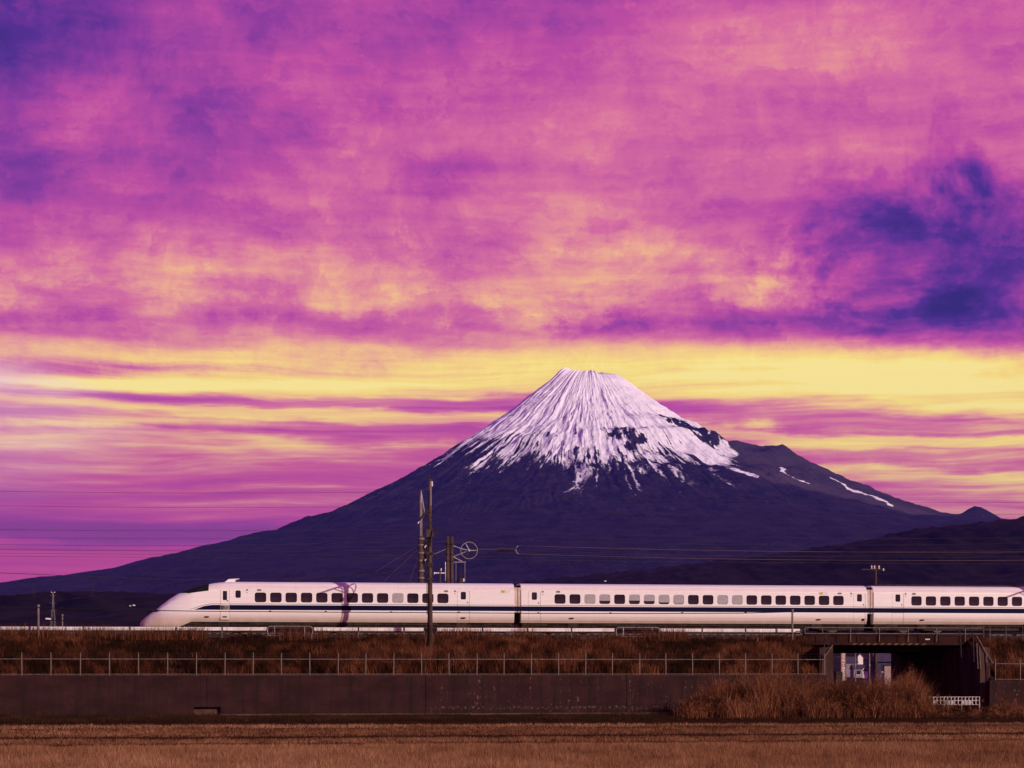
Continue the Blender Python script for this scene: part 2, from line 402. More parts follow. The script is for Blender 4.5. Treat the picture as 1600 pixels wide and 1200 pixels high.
# ------------------------------------------------------------------ haze: one closed box of thin air round everything
hz = [(-26000, -2000, -40), (26000, -2000, -40), (26000, 48000, -40), (-26000, 48000, -40)]
hv = hz + [(x, y, 4100) for x, y, _ in hz]
hf = [(3, 2, 1, 0), (4, 5, 6, 7), (0, 1, 5, 4), (1, 2, 6, 5), (2, 3, 7, 6), (3, 0, 4, 7)]
m_haze = bpy.data.materials.new('thin_haze'); m_haze.use_nodes = True
t = NT(m_haze.node_tree); t.n.clear()
pv = t.n.new('ShaderNodeVolumePrincipled')
pv.inputs['Color'].default_value = (.15, .15, .95, 1)
pv.inputs['Density'].default_value = 1.05e-5
pv.inputs['Anisotropy'].default_value = 0.0
ho = t.n.new('ShaderNodeOutputMaterial'); t.l.new(pv.outputs[0], ho.inputs['Volume'])
tag(link('haze', fast_mesh('haze', hv, hf), m_haze), 'thin bluish haze filling the air up to the volcano', 'haze', kind='stuff')
# ------------------------------------------------------------------ railway frame: u along the track (to the right), d towards the camera, z up
TM = 0.13
TH = math.atan(TM)
CT, ST = math.cos(TH), math.sin(TH)
Y0 = 116.6                       # where the train's near side crosses the middle of the view
RAIL = 5.45                      # height of the rail head
def W(u, d, z=0.0): return Vector((u * CT + d * ST, Y0 + u * ST - d * CT, z))
def YP(px, d):                   # distance of the line at offset d in photo column px
    q = (px - 800) / FPX
    return (Y0 - d / CT) / (1 - TM * q)
def U(px, d):
    Y = YP(px, d); X = (px - 800) / FPX * Y
    return X * CT + (Y - Y0) * ST
def Z(py, px, d): return HC + (HOR - py) / FPX * YP(px, d)

class MB:
    """collects simple shapes into one mesh"""
    def __init__(s): s.v = []; s.f = []
    def box(s, x0, x1, y0, y1, z0, z1):
        k = len(s.v)
        s.v += [(x0, y0, z0), (x1, y0, z0), (x1, y1, z0), (x0, y1, z0), (x0, y0, z1), (x1, y0, z1), (x1, y1, z1), (x0, y1, z1)]
        s.f += [tuple(k + i for i in q) for q in ((3, 2, 1, 0), (4, 5, 6, 7), (0, 1, 5, 4), (1, 2, 6, 5), (2, 3, 7, 6), (3, 0, 4, 7))]
        return s
    def tube(s, pts, r, n=6, caps=True):
        """r: radius or list of radii"""
        pts = [Vector(p) for p in pts]; rs = r if isinstance(r, (list, tuple)) else [r] * len(pts)
        k0 = len(s.v)
        for i, p in enumerate(pts):
            a = pts[min(i + 1, len(pts) - 1)] - pts[max(i - 1, 0)]
            a.normalize()
            up = Vector((0, 0, 1)) if abs(a.z) < .9 else Vector((1, 0, 0))
            b = a.cross(up).normalized(); c = b.cross(a)
            for j in range(n):
                an = 2 * math.pi * j / n
                q = p + (b * math.cos(an) + c * math.sin(an)) * rs[i]
                s.v.append(tuple(q))
        for i in range(len(pts) - 1):
            for j in range(n):
                a = k0 + i * n + j; b = k0 + i * n + (j + 1) % n
                s.f.append((a, b, b + n, a + n))
        if caps:
            s.f.append(tuple(k0 + j for j in reversed(range(n))))
            e = k0 + (len(pts) - 1) * n
            s.f.append(tuple(e + j for j in range(n)))
        return s
    def prism(s, poly, y0, y1):
        """polygon in (x, z), extruded along y"""
        k = len(s.v); n = len(poly)
        s.v += [(x, y0, z) for x, z in poly] + [(x, y1, z) for x, z in poly]
        s.f.append(tuple(k + i for i in range(n))); s.f.append(tuple(k + n + i for i in reversed(range(n))))
        for i in range(n):
            j = (i + 1) % n
            s.f.append((k + i, k + n + i, k + n + j, k + j))
        return s
    def prism_x(s, poly, x0, x1):
        """polygon in (y, z), extruded along x"""
        k = len(s.v); n = len(poly)
        s.v += [(x0, y, z) for y, z in poly] + [(x1, y, z) for y, z in poly]
        s.f.append(tuple(k + i for i in reversed(range(n)))); s.f.append(tuple(k + n + i for i in range(n)))
        for i in range(n):
            j = (i + 1) % n
            s.f.append((k + i, k + j, k + n + j, k + n + i))
        return s
    def grid(s, rows):
        """rows of points -> quads"""
        k = len(s.v); n = len(rows[0])
        for r in rows: s.v += [tuple(p) for p in r]
        for i in range(len(rows) - 1):
            for j in range(n - 1):
                a = k + i * n + j
                s.f.append((a, a + 1, a + n + 1, a + n))
        return s
    def torus(s, c, R, r, n=40, k=6):
        """ring in the x-z plane"""
        k0 = len(s.v)
        for i in range(n):
            a = 2 * math.pi * i / n
            for j in range(k):
                b = 2 * math.pi * j / k
                rr = R + r * math.cos(b)
                s.v.append((c[0] + rr * math.cos(a), c[1] + r * math.sin(b), c[2] + rr * math.sin(a)))
        for i in range(n):
            for j in range(k):
                a = k0 + i * k + j; b = k0 + i * k + (j + 1) % k
                c2 = k0 + ((i + 1) % n) * k + (j + 1) % k; d2 = k0 + ((i + 1) % n) * k + j
                s.f.append((a, b, c2, d2))
        return s
    def mesh(s, name, mat=None, smooth=False):
        me = bpy.data.meshes.new(name); me.from_pydata(s.v, [], s.f)
        if smooth: me.shade_smooth()
        if mat: me.materials.append(mat)
        return me
    def build(s, name, mat, parent=None, smooth=False):
        return link(name, s.mesh(name, mat, smooth), mat, parent)

def empty(name, u, d, z, rot=TH):
    o = bpy.data.objects.new(name, None); col.objects.link(o)
    o.location = W(u, d, z); o.rotation_euler = (0, 0, rot)
    o.empty_display_size = .3
    return o
def place(o, u=0, d=0, z=0):
    o.location = W(u, d, z); o.rotation_euler = (0, 0, TH); return o

# ------------------------------------------------------------------ materials
M_white = material('train_white', (.78, .75, .71), (.84, .82, .80), .5, 5, .32, (.25, 1, 4), spec=.5, lo=.3, hi=.7, coat=.25)
def train_paint():
    m = bpy.data.materials.new('train_paint'); m.use_nodes = True
    t = NT(m.node_tree); b = t.n['Principled BSDF']
    tc = t.n.new('ShaderNodeTexCoord').outputs['Object']; x, y, z = t.sep(tc)
    st = t.noise(t.vec(t.mul(x, .35), y, t.mul(z, 9)), 1, 5, .6)
    gr = t.noise(t.vec(t.mul(x, 1.6), y, t.mul(z, 1.2)), 1, 5, .6)
    drip = t.noise(t.vec(t.mul(x, 14), y, t.mul(z, .5)), 1, 3, .6)
    c = t.mix(t.smooth(st, .35, .7), (.72, .705, .70, 1), (.79, .785, .785, 1))
    # brake dust and road film lie on the skirt
    dirt = t.mul(t.smooth(t.add(z, t.mul(t.sub(gr, .5), .25)), 1.40, .70), t.add(.34, t.mul(gr, .75)))
    c = t.mix(dirt, c, (.50, .37, .28, 1))
    c = t.mix(t.mul(t.smooth(drip, .52, .8), .26), c, (.50, .42, .36, 1))
    band = t.mul(t.smooth(z, 2.70, 2.90), t.smooth(z, 3.12, 2.98))  # brownish shading below the roof edge painted in, mottled with grime
    c = t.mix(t.mul(band, t.mul(gr, .95)), c, (.62, .50, .45, 1))
    t.put(b.inputs['Base Color'], c)
    b.inputs['Roughness'].default_value = .38; b.inputs['Specular IOR Level'].default_value = .45
    bn = t.n.new('ShaderNodeBump'); bn.inputs['Strength'].default_value = .05; t.put(bn.inputs['Height'], gr); t.l.new(bn.outputs[0], b.inputs['Normal'])
    return m
M_paint = train_paint()
M_blue = material('train_blue', (.004, .005, .030), (.005, .005, .030), 2, 3, .6, spec=.04)
M_line = material('train_grey_line', (.16, .15, .17), None, 3, 2, .5)
M_glass = material('tinted_glass', (.012, .010, .018), (.026, .021, .034), .8, 3, .12, spec=.25)
M_black = material('black_rubber', (.008, .008, .009), (.016, .014, .014), 6, 3, .8)
M_blind = material('window_blind', (.30, .29, .31), (.36, .35, .37), 5, 2, .8)
M_seam = material('dusty_seam', (.30, .22, .18), (.42, .32, .27), 5, 3, .8)
M_bellow = material('gangway_bellows', (.52, .42, .36), (.62, .54, .48), 3, 3, .8)
M_under = material('underfloor_steel', (.020, .015, .013), (.045, .032, .026), 3, 5, .8)
M_wheel = material('wheel_steel', (.05, .042, .038), (.09, .07, .06), 6, 3, .5, metallic=.6)
M_yellow = material('display_yellow', (.45, .36, .03), (.55, .44, .05), 8, 2, .5)
M_panel = material('display_white', (.60, .60, .64), (.70, .70, .74), 8, 2, .5)
M_conc = material('pole_concrete', (.13, .105, .095), (.22, .18, .165), 3, 6, .85, (1, 1, .3), bump=.25)
M_concdark = material('weathered_pole', (.040, .026, .021), (.085, .058, .047), 3, 6, .85, (1, 1, .3), bump=.25)
M_steel = material('galvanised_steel', (.26, .24, .24), (.38, .35, .35), 5, 4, .5, metallic=.3, spec=.4)
M_steeldark = material('weathered_steel', (.022, .017, .017), (.05, .038, .036), 6, 4, .7)
M_ins = material('brown_insulator', (.035, .022, .020), (.06, .035, .03), 6, 3, .25, spec=.6)
M_porc = material('white_porcelain', (.70, .68, .68), (.80, .78, .78), 6, 2, .3)
M_wire = material('wire', (.030, .026, .030), (.05, .042, .045), 4, 2, .6)
M_copper = material('copper_wire', (.12, .075, .07), (.16, .10, .09), 4, 2, .5, metallic=.3)
M_rail = material('guard_white', (.62, .58, .55), (.78, .76, .74), 1.2, 5, .6, bump=.1)
M_post = material('fence_post', (.115, .085, .078), (.18, .14, .13), 5, 4, .6)
M_ballast = material('ballast', (.022, .014, .012), (.065, .042, .034), 9, 5, .95, bump=.9, bscale=14, spec=.02)
M_soil = material('bank_soil', (.010, .006, .004), (.028, .013, .008), 1.6, 7, .95, bump=.6, spec=.0)
M_field = material('field_soil', (.024, .011, .006), (.050, .024, .012), .9, 7, .95, bump=.5, bscale=6, spec=.0)

# ------------------------------------------------------------------ embankment, ballast, rails
UGL, UGR = U(1297, 8.9), U(1545, 8.9)           # the gap of the underpass
UMIN, UMAX = -95.0, 115.0
WT = 2.455                                     # top of the retaining wall
BANK = [(-15.6, -.05), (-10.8, 4.4), (-9.0, 4.88), (2.6, 4.90), (4.3, 4.86), (5.0, 4.60), (8.62, WT - .06), (8.62, -.4)]
def bank_mesh(u0, u1, name, wt_off=0.0):
    prof_ = []
    for (a, za), (b, zb) in zip(BANK[:-1], BANK[1:]):
        n = max(1, int(abs(b - a) / .5))
        for k in range(n): prof_.append((a + (b - a) * k / n, za + (zb - za) * k / n))
    prof_.append(BANK[-1])
    pd = np.array(prof_)
    us = np.arange(u0, u1 + .01, .5); us[-1] = u1
    Ug, Dg = np.meshgrid(us, pd[:, 0], indexing='ij'); Zg = np.repeat(pd[None, :, 1], len(us), 0).copy()
    on = ((Dg > 4.4) & (Dg < 8.5))
    Zg += on * (fbm(Ug / 2.2, Dg / 1.5, 3, 5) - .5) * .45
    if wt_off: Zg += wt_off * sstep(Dg, 4.5, 8.6)
    if wt_off: Ug = Ug + np.maximum(0, -8.3 - Dg) * .8 * np.clip(1 - (Ug - u0) / 30, 0, 1)
    V = np.stack([Ug * CT + Dg * ST, Y0 + Ug * ST - Dg * CT, Zg], -1).reshape(-1, 3)
    n = len(pd); i, j = np.meshgrid(np.arange(len(us) - 1), np.arange(n - 1), indexing='ij'); a = i * n + j
    F = np.stack([a, a + n, a + n + 1, a + 1], -1).reshape(-1, 4)
    # end caps
    me = fast_mesh(name, V, F)
    o = link(name, me, M_soil); tag(o, kind='structure'); return o
bank_mesh(UMIN, UGL - .25, 'embankment')
bank_mesh(UGR + .30, UMAX, 'embankment', -.30)
o = place(MB().prism_x([(-2.45, 4.905), (-1.75, 5.22), (8.2, 5.22), (8.8, 4.89)], UMIN, UMAX).build('ballast_bed', M_ballast)); tag(o, kind='structure')
for dd, nm in ((-1.69, 'near'), (-6.0, 'far')):
    tr = empty('railway_track', 0, dd, 0); tag(tr, 'railway track under the white train' if nm == 'near' else 'second railway track behind the white train', 'track', kind='structure')
    for s in (-.7175, .7175):
        MB().box(UMIN, UMAX, s - .035, s + .035, 5.37, 5.45).box(UMIN, UMAX, s - .07, s + .07, 5.30, 5.315).box(UMIN, UMAX, s - .01, s + .01, 5.315, 5.37).build('rail', M_wheel, tr)
    sl = MB()
    for k in range(int((UMAX - UMIN) / .6)):
        x = UMIN + k * .6; sl.box(x, x + .24, -1.3, 1.3, 5.2, 5.297)
    tag(sl.build('sleepers', M_conc, tr), kind='stuff')
# ------------------------------------------------------------------ the train
# car-local: x along the car from its left end, y = 0 near side (away from camera positive), z above the rail
HW = 1.69
PROF = [(1.50, .60), (1.62, .78), (1.68, 1.02), (HW, 1.25), (HW, 1.85), (HW, 2.76), (1.668, 2.86), (1.61, 2.98), (1.50, 3.11), (1.33, 3.22), (1.05, 3.30), (.6, 3.34), (.0, 3.355)]
def full_prof():
    n = [(-a, z) for a, z in PROF]          # near side, bottom to top (offset from centre line)
    f = [(a, z) for a, z in reversed(PROF[:-1])]
    return n + f
def rounded(xc, zc, w, h, r, k=5):
    """rounded rectangle loop with the matching loop on an outer rectangle given later"""
    pts = []
    for cx, cz, a0 in ((xc + w / 2 - r, zc + h / 2 - r, 0), (xc - w / 2 + r, zc + h / 2 - r, 90), (xc - w / 2 + r, zc - h / 2 + r, 180), (xc + w / 2 - r, zc - h / 2 + r, 270)):
        for i in range(k):
            a = math.radians(a0 + 90 * i / (k - 1))
            pts.append((cx + r * math.cos(a), cz + r * math.sin(a)))
    return pts
def outer(pts, x0, x1, z0, z1, k=5):
    out = []
    cor = ((x1, z1), (x0, z1), (x0, z0), (x1, z0)); mid = k // 2
    for c in range(4):
        seg = pts[c * k:(c + 1) * k]; X, Zc = cor[c]
        for i, (x, z) in enumerate(seg):
            # even corners start on the vertical side, odd corners on the horizontal side
            first = (c % 2 == 0)
            if i == mid: out.append((X, Zc))
            elif (i < mid) == first:
                t_ = (i if i < mid else k - 1 - i) / mid
                out.append((X, seg[0 if i < mid else -1][1] * (1 - t_) + Zc * t_))
            else:
                t_ = (i if i < mid else k - 1 - i) / mid
                out.append((seg[0 if i < mid else -1][0] * (1 - t_) + X * t_, Zc))
    return out
def hole_cell(mb, x0, x1, z0, z1, hole, y=0.0, depth=.03):
    """wall cell in the plane y with a rounded opening and its reveal"""
    pts = rounded(*hole); out = outer(pts, x0, x1, z0, z1); n = len(pts); k = len(mb.v)
    mb.v += [(x, y, z) for x, z in out] + [(x, y, z) for x, z in pts] + [(x, y + depth, z) for x, z in pts]
    for i in range(n):
        j = (i + 1) % n
        mb.f.append((k + j, k + i, k + n + i, k + n + j))
        mb.f.append((k + n + j, k + n + i, k + 2 * n + i, k + 2 * n + j))
BZ0, BZ1 = 1.85, 2.76
def make_car(name, label, x_start, length, windows, doors, small, u0, extra=None):
    """x_start: where the plain body begins (nose cars start later); windows: list of (x, blind share); doors: list of (x, width, window?)"""
    car = empty(name, u0, 0, RAIL); tag(car, label, 'train', 'cars of the white train')
    body = MB()
    cells = []          # (x0, x1, hole, is_door)
    ww, wh = .77, .66
    for x, b in windows: cells.append((x - .5, x + .5, (x, 2.25, ww, wh, .15), 'w', b))
    for x, w, hole in doors: cells.append((x - w / 2, x + w / 2, hole, 'd', 0))
    for x, hole in small: cells.append((x - .35, x + .35, hole, 's', 0))
    cells.sort()
    xs = x_start
    near = [(HW - a, z) for a, z in PROF]      # y, z
    def strip(xa, xb, pts):
        body.grid([[(xa, y, z) for y, z in pts], [(xb, y, z) for y, z in pts]])
    lowp = near[:5]; band = near[4:6]
    lows = []
    for c in cells:
        if c[0] > xs + 1e-4:
            strip(xs, c[0], band)
        if c[3] != 'd': hole_cell(body, c[0], c[1], BZ0, BZ1, c[2])
        xs = c[1]
    if xs < length: strip(xs, length, band)
    xs = x_start
    for c in [c for c in cells if c[3] == 'd']:
        strip(xs, c[0], lowp); xs = c[1]
    strip(xs, length, lowp)
    # roof and far side in slices so that long faces stay tidy
    top = near[5:] + [(HW + a, z) for a, z in reversed(PROF[:-1])]
    n = max(2, int((length - x_start) / 3)); 
    for k in range(n):
        strip(x_start + (length - x_start) * k / n, x_start + (length - x_start) * (k + 1) / n, top)
    sec = [(HW + a, z) for a, z in full_prof()]
    for xx, rev in ((x_start, False), (length, True)):
        k = len(body.v); body.v += [(xx, y, z) for y, z in sec]
        idx = tuple(range(k, k + len(sec))); body.f.append(idx if not rev else tuple(reversed(idx)))
    if extra: extra(body)
    body.build('body', M_paint, car)
    # windows, blinds
    wm = MB(); pts = rounded(0, 0, ww + .02, wh + .02, .155); wm.v = [(x, 0, z) for x, z in pts]; wm.f = [tuple(reversed(range(len(pts))))]
    wme = wm.mesh('window', M_glass)
    gm = MB(); p1 = rounded(0, 0, ww + .05, wh + .05, .17); p2 = rounded(0, 0, ww, wh, .15); n = len(p1)
    gm.v = [(x, 0, z) for x, z in p1] + [(x, -.006, z) for x, z in p2]
    gm.f = [((i + 1) % n, i, n + i, n + (i + 1) % n) for i in range(n)]
    for c in cells:
        if c[3] == 'w':
            o = link('window', wme, None, car); o.location = (c[2][0], .028, c[2][1])
            if c[4] > 0:
                h = wh * c[4]
                bl = MB()
                pp = [(x, max(z, wh / 2 - h)) for x, z in rounded(0, 0, ww, wh, .15)]
                bl.v = [(x, -.008, z) for x, z in pp]; bl.f = [tuple(reversed(range(len(pp))))]
                bl.build('blind', M_blind, o)
        else:
            hx, hz, hw, hh, hr = c[2]
            dep = .03
            if c[3] == 'd':
                dm = MB(); rc = .012
                hole_cell(dm, c[0] + .015, c[1] - .015, BZ0, BZ1, c[2], rc)
                lp = [(y + rc, z) for y, z in lowp]
                dm.grid([[(c[0] + .015, y, z) for y, z in lp], [(c[1] - .015, y, z) for y, z in lp]])
                dr = dm.build('door', M_paint, car); dep = .042
                # seam round the door
                sm = MB()
                for xa in (c[0], c[1] - .022): sm.grid([[(xa, y + .010, z) for y, z in lowp + band[1:]], [(xa + .022, y + .010, z) for y, z in lowp + band[1:]]])
                sm.build('door_seal', M_seam, dr)
                MB().box(c[1] - .16, c[1] - .10, -.012, .02, 1.92, 2.02).build('handle', M_line, dr)
                par = dr
            else: par = car
            p = rounded(hx, hz, hw + .01, hh + .01, hr); g = MB(); g.v = [(x, dep - .002, z) for x, z in p]; g.f = [tuple(reversed(range(len(p))))]
            g.build('window', M_glass, par)
    return car
def stripe(car, x0, x1, front=False):
    """blue band with a grey line above"""
    a = (x0, x0) if not front else (x0, x0 + .95)
    b = MB(); b.v = [(a[0], -.004, 1.40), (x1, -.004, 1.40), (x1, -.004, 1.73), (a[1], -.004, 1.73)]; b.f = [(0, 1, 2, 3)]
    if front:
        b.v = [(a[0], -.004, 1.40), (x1, -.004, 1.40), (x1, -.004, 1.73), (a[1] + .25, -.004, 1.73), (a[1] - .25, -.004, 1.66)]; b.f = [(0, 1, 2, 3, 4)]
    b.build('blue_stripe', M_blue, car)
    l = MB(); l.v = [(x0 if not front else a[1] + .2, -.004, 1.785), (x1, -.004, 1.785), (x1, -.004, 1.822), (x0 if not front else a[1] + .2, -.004, 1.822)]; l.f = [(0, 1, 2, 3)]
    if front:
        l.v += [(a[0] - .28, -.004, 1.42), (a[0] - .20, -.004, 1.42), (a[1] - .30, -.004, 1.70), (a[1] - .36, -.004, 1.72)]
        l.f += [(4, 5, 6, 7), (7, 6, 0, 3)]
    l.build('grey_line', M_line, car)
def marks(car, ovals, dashes, dots, signs):
    for x, z in ovals: MB().prism([(x - .17, z - .02), (x - .10, z - .05), (x + .10, z - .05), (x + .17, z - .02), (x + .17, z + .02), (x + .10, z + .045), (x - .10, z + .045), (x - .17, z + .02)], -.006, .05).build('jacking_port', M_under, car)
    for x, z in dashes: MB().prism(rounded(x, z, .30, .13, .05, 3), -.006, .02).build('route_plate', M_line, car)
    for x, z in dots:
        MB().prism(rounded(x, z, .15, .12, .05, 3), -.006, .02).build('door_lamp', M_line, car)
        MB().prism(rounded(x, z - .18, .12, .045, .015, 3), -.005, .02).build('door_lamp', M_seam, car)
    for x, z in signs:
        s = MB().prism(rounded(x, z, .66, .20, .03, 3), -.008, .02).build('destination_display', M_panel, car)
        MB().prism([(x - .31, z - .08), (x - .08, z - .08), (x - .04, z + .08), (x - .31, z + .08)], -.012, -.0085).build('display_field', M_yellow, s)
def underfloor(car, x0, x1, bogies):
    MB().box(x0, x1, .42, 2.96, .16, .62).box(x0, x1, .30, 3.08, .42, .66).build('underframe', M_under, car)
    ring = [(.43 * math.cos(2 * math.pi * k / 24), .43 * math.sin(2 * math.pi * k / 24)) for k in range(24)]
    wme = MB().prism(ring, -.06, .06).mesh('wheel', M_wheel)
    for bx in bogies:
        b = MB().box(bx - 1.7, bx + 1.7, .30, .42, .36, .58).box(bx - .35, bx + .35, .22, .44, .25, .60).build('bogie', M_under, car)
        for wx in (-1.25, 1.25):
            for wy in (.36, 3.02):
                w = link('wheel', wme, None, b); w.location = (bx + wx, wy if wy > 1 else .50, .43)
U1, U2 = U(809, 0), U(1360, 0)
UN = U(216, 0)
GAP = .24                                   # half the gap between cars
pz = 2.74
def xs_of(pxs, u0): return [U(p, 0) - u0 for p in pxs]
# ---- leading car with its nose
NOSE = 6.2
LX = [0, .06, .18, .38, .68, 1.02, 1.45, 1.96, 2.52, 3.0, 3.45, 3.8, 4.15, 4.5, 5.0, 5.5, NOSE]
LZ = [.52, .66, .78, .95, 1.18, 1.40, 1.78, 2.17, 2.52, 2.71, 2.86, 2.99, 3.09, 3.17, 3.26, 3.32, 3.355]
LB = [.20, .16, .14, .14, .18, .18, .18, .18, .20, .40, .60, .60, .60, .60, .60, .60, .60]
LW = [.22, .36, .48, .60, .70, .79, .87, .93, .97, .99, 1, 1, 1, 1, 1, 1, 1]
from bisect import bisect_right
def ipl(x, xs, ys):
    x = min(max(x, xs[0]), xs[-1]); k = min(max(bisect_right(xs, x) - 1, 0), len(xs) - 2)
    f = (x - xs[k]) / (xs[k + 1] - xs[k]); return ys[k] * (1 - f) + ys[k + 1] * f
FP = full_prof()
def nose_pt(x, a, z, off=0.0):
    zt, zb, w = ipl(x, LX, LZ), ipl(x, LX, LB), ipl(x, LX, LW)
    t_ = (z - .60) / (3.355 - .60)
    # towards the tip the section turns from the coach shape into an ellipse-like wedge
    k = max(0.0, 1 - x / 3.6)
    h = t_ ** (1.0)
    ell = math.sqrt(max(0.0, 1 - (2 * abs(t_ - .35) / 1.3) ** 2)) if t_ > .35 else 1.0
    sgn = -1 if a < 0 else 1
    aa = abs(a) / HW * (1 - k) + (min(abs(a) / HW, ell) if t_ < .999 else 0) * k
    y = HW + sgn * aa * HW * w
    zz = zb + t_ * (zt - zb)
    return Vector((x, y, zz))
def nose(body):
    xs = []
    for a, b in zip(LX[:-1], LX[1:]):
        n = 3
        xs += [a + (b - a) * i / n for i in range(n)]
    xs.append(NOSE)
    rows = [[nose_pt(x, a, z) for a, z in FP] for x in xs]
    body.grid(rows)
    k = len(body.v); body.v += [tuple(p) for p in rows[0]]; body.f.append(tuple(range(k, k + len(rows[0]))))
L1 = U1 - GAP - UN
w1 = list(np.linspace(U(407, 0), U(692, 0), 13) - UN)
blinds1 = {9: 1.0}
car1 = make_car('train_car', 'leading white train car with long sloping nose and black cab window', NOSE, L1,
                [(x, blinds1.get(i, 0)) for i, x in enumerate(w1)],
                [(U(724, 0) - UN, .86, (U(724, 0) - UN, 2.44, .36, .52, .08))],
                [(U(372, 0) - UN, (U(372, 0) - UN, 2.46, .36, .50, .10))], UN, nose)
# crew door lies on the nose section, just behind the cab
for me_ in [c for c in car1.children if c.name.startswith('body')]:
    me_.data.shade_smooth()
    md = me_.modifiers.new('edge', 'EDGE_SPLIT'); md.split_angle = math.radians(28)
cx = U(351.5, 0) - UN
d_ = MB().prism([(cx - .29, .75), (cx + .29, .75), (cx + .29, 2.76), (cx - .29, 2.76)], -.004, .02).build('crew_door', M_paint, car1)
for xx in (cx - .31, cx + .29): MB().box(xx, xx + .02, -.006, .02, .75, 2.78).build('door_seal', M_seam, d_)
MB().prism(rounded(cx, 2.36, .28, .62, .05), -.008, -.0045).build('window', M_glass, d_)
MB().box(cx + .12, cx + .22, -.02, .0, 1.98, 2.04).build('handle', M_steeldark, d_)
# cab window: a dark skin lying on the nose
def zl(x): return ipl(x, [2.60, 3.35, 4.65], [2.54, 2.50, 2.68])
rows = []
for i in range(15):
    x = 2.66 + (4.62 - 2.66) * i / 14
    pts = []
    dense = []
    for (a0, z0), (a1, z1) in zip(FP[:-1], FP[1:]):
        for q in range(6): dense.append((a0 + (a1 - a0) * q / 6, z0 + (z1 - z0) * q / 6))
    prof3 = [nose_pt(x, a, z) for a, z in dense]
    lim = min(zl(x), max(p.z for p in prof3) - .02)
    sel = [p for p in prof3 if p.z >= lim]
    # top stays white behind the pane
    sel = [p for p in sel if p.z <= ipl(x, LX, LZ) - (.0 if x < 3.7 else .03)]
    c = Vector((x, HW, 2.0))
    half = [p for p in sel if p.y < HW]; far = [p for p in sel if p.y >= HW]
    use = half + far
    L = [0]
    for p, q in zip(use[:-1], use[1:]): L.append(L[-1] + (q - p).length)
    row = []
    for k in range(25):
        s_ = L[-1] * k / 24; j = min(max(bisect_right(L, s_) - 1, 0), len(use) - 2)
        f = 0 if L[j + 1] == L[j] else (s_ - L[j]) / (L[j + 1] - L[j])
        p = use[j].lerp(use[j + 1], f); row.append(p + (p - c).normalized() * .02)
    rows.append(row)
MB().grid(rows).build('cab_window', M_black, car1, True)
MB().prism([(5.62, 3.30), (5.90, 3.52), (6.62, 3.57), (6.38, 3.50), (6.26, 3.30)], 1.1, 2.28).build('roof_fairing', M_paint, car1)
stripe(car1, U(303, 0) - UN, L1, True)
marks(car1, [(U(323, 0) - UN, .93), (U(351, 0) - UN, .93), (U(724, 0) - UN, .92)], [(U(405, 0) - UN, pz), (U(697, 0) - UN, pz)], [(U(386, 0) - UN, pz), (U(711, 0) - UN, pz)], [(U(790, 0) - UN, pz)])
underfloor(car1, 2.9, L1 - .1, (5.6, L1 - 3.6))
for p0, p1 in ((450, 476), (617, 646)):
    MB().prism([(U(p0, 0) - UN, 3.30), (U(p0, 0) - UN + .25, 3.43), (U(p1, 0) - UN - .25, 3.43), (U(p1, 0) - UN, 3.30)], .9, 2.5).build('roof_unit', M_under, car1)
# ---- middle car
u0 = U1 + GAP; L2 = U2 - GAP - u0
w2 = list(np.linspace(U(875, 0), U(1310, 0), 20) - u0)
bl2 = {2: 1.0, 3: .66, 5: .62, 6: .66, 7: .80, 8: .93, 11: 1.0, 12: 1.0}
def dwin(px, u0): x = U(px, 0) - u0; return (x, .86, (x, 2.44, .36, .52, .08))
car2 = make_car('train_car', 'middle white train car with several grey blinds drawn', 0, L2, [(x, bl2.get(i, 0)) for i, x in enumerate(w2)],
                [dwin(835, u0), dwin(1343, u0)], [], u0)
stripe(car2, 0, L2)
marks(car2, [(U(893, 0) - u0, .92), (U(1279, 0) - u0, .90)], [(U(872, 0) - u0, pz), (U(1312, 0) - u0, pz)], [(U(848, 0) - u0, pz), (U(1330, 0) - u0, pz)], [(U(1287, 0) - u0, pz)])
MB().box(U(1349, 0) - u0 - .08, U(1349, 0) - u0 + .08, -.01, .1, .84, .98).build('coupling_socket', M_black, car2)
underfloor(car2, .1, L2 - .1, (3.6, L2 - 3.6))
# ---- third car, cut by the picture edge
u0c = U2 + GAP; L3 = 24.5
pw = (U(1589, 0) - U(1432, 0)) / 7
w3 = [U(1432, 0) - u0c + pw * k for k in range(19)]
car3 = make_car('train_car', 'third white train car cut off by the right edge of the picture', 0, L3, [(x, 0) for x in w3],
                [dwin(1403, u0c), (L3 - 1.5, .86, (L3 - 1.5, 2.44, .36, .52, .08))], [], u0c)
stripe(car3, 0, L3)
marks(car3, [(U(1441, 0) - u0c, .90)], [(U(1428, 0) - u0c, pz)], [(U(1415, 0) - u0c, pz)], [])
underfloor(car3, .1, L3 - .1, (3.6, L3 - 3.6))
MB().prism([(.4, 3.30), (.7, 3.45), (L3 - 3, 3.45), (L3 - 2.5, 3.30)], 1.0, 2.4).build('roof_duct', M_under, car3)
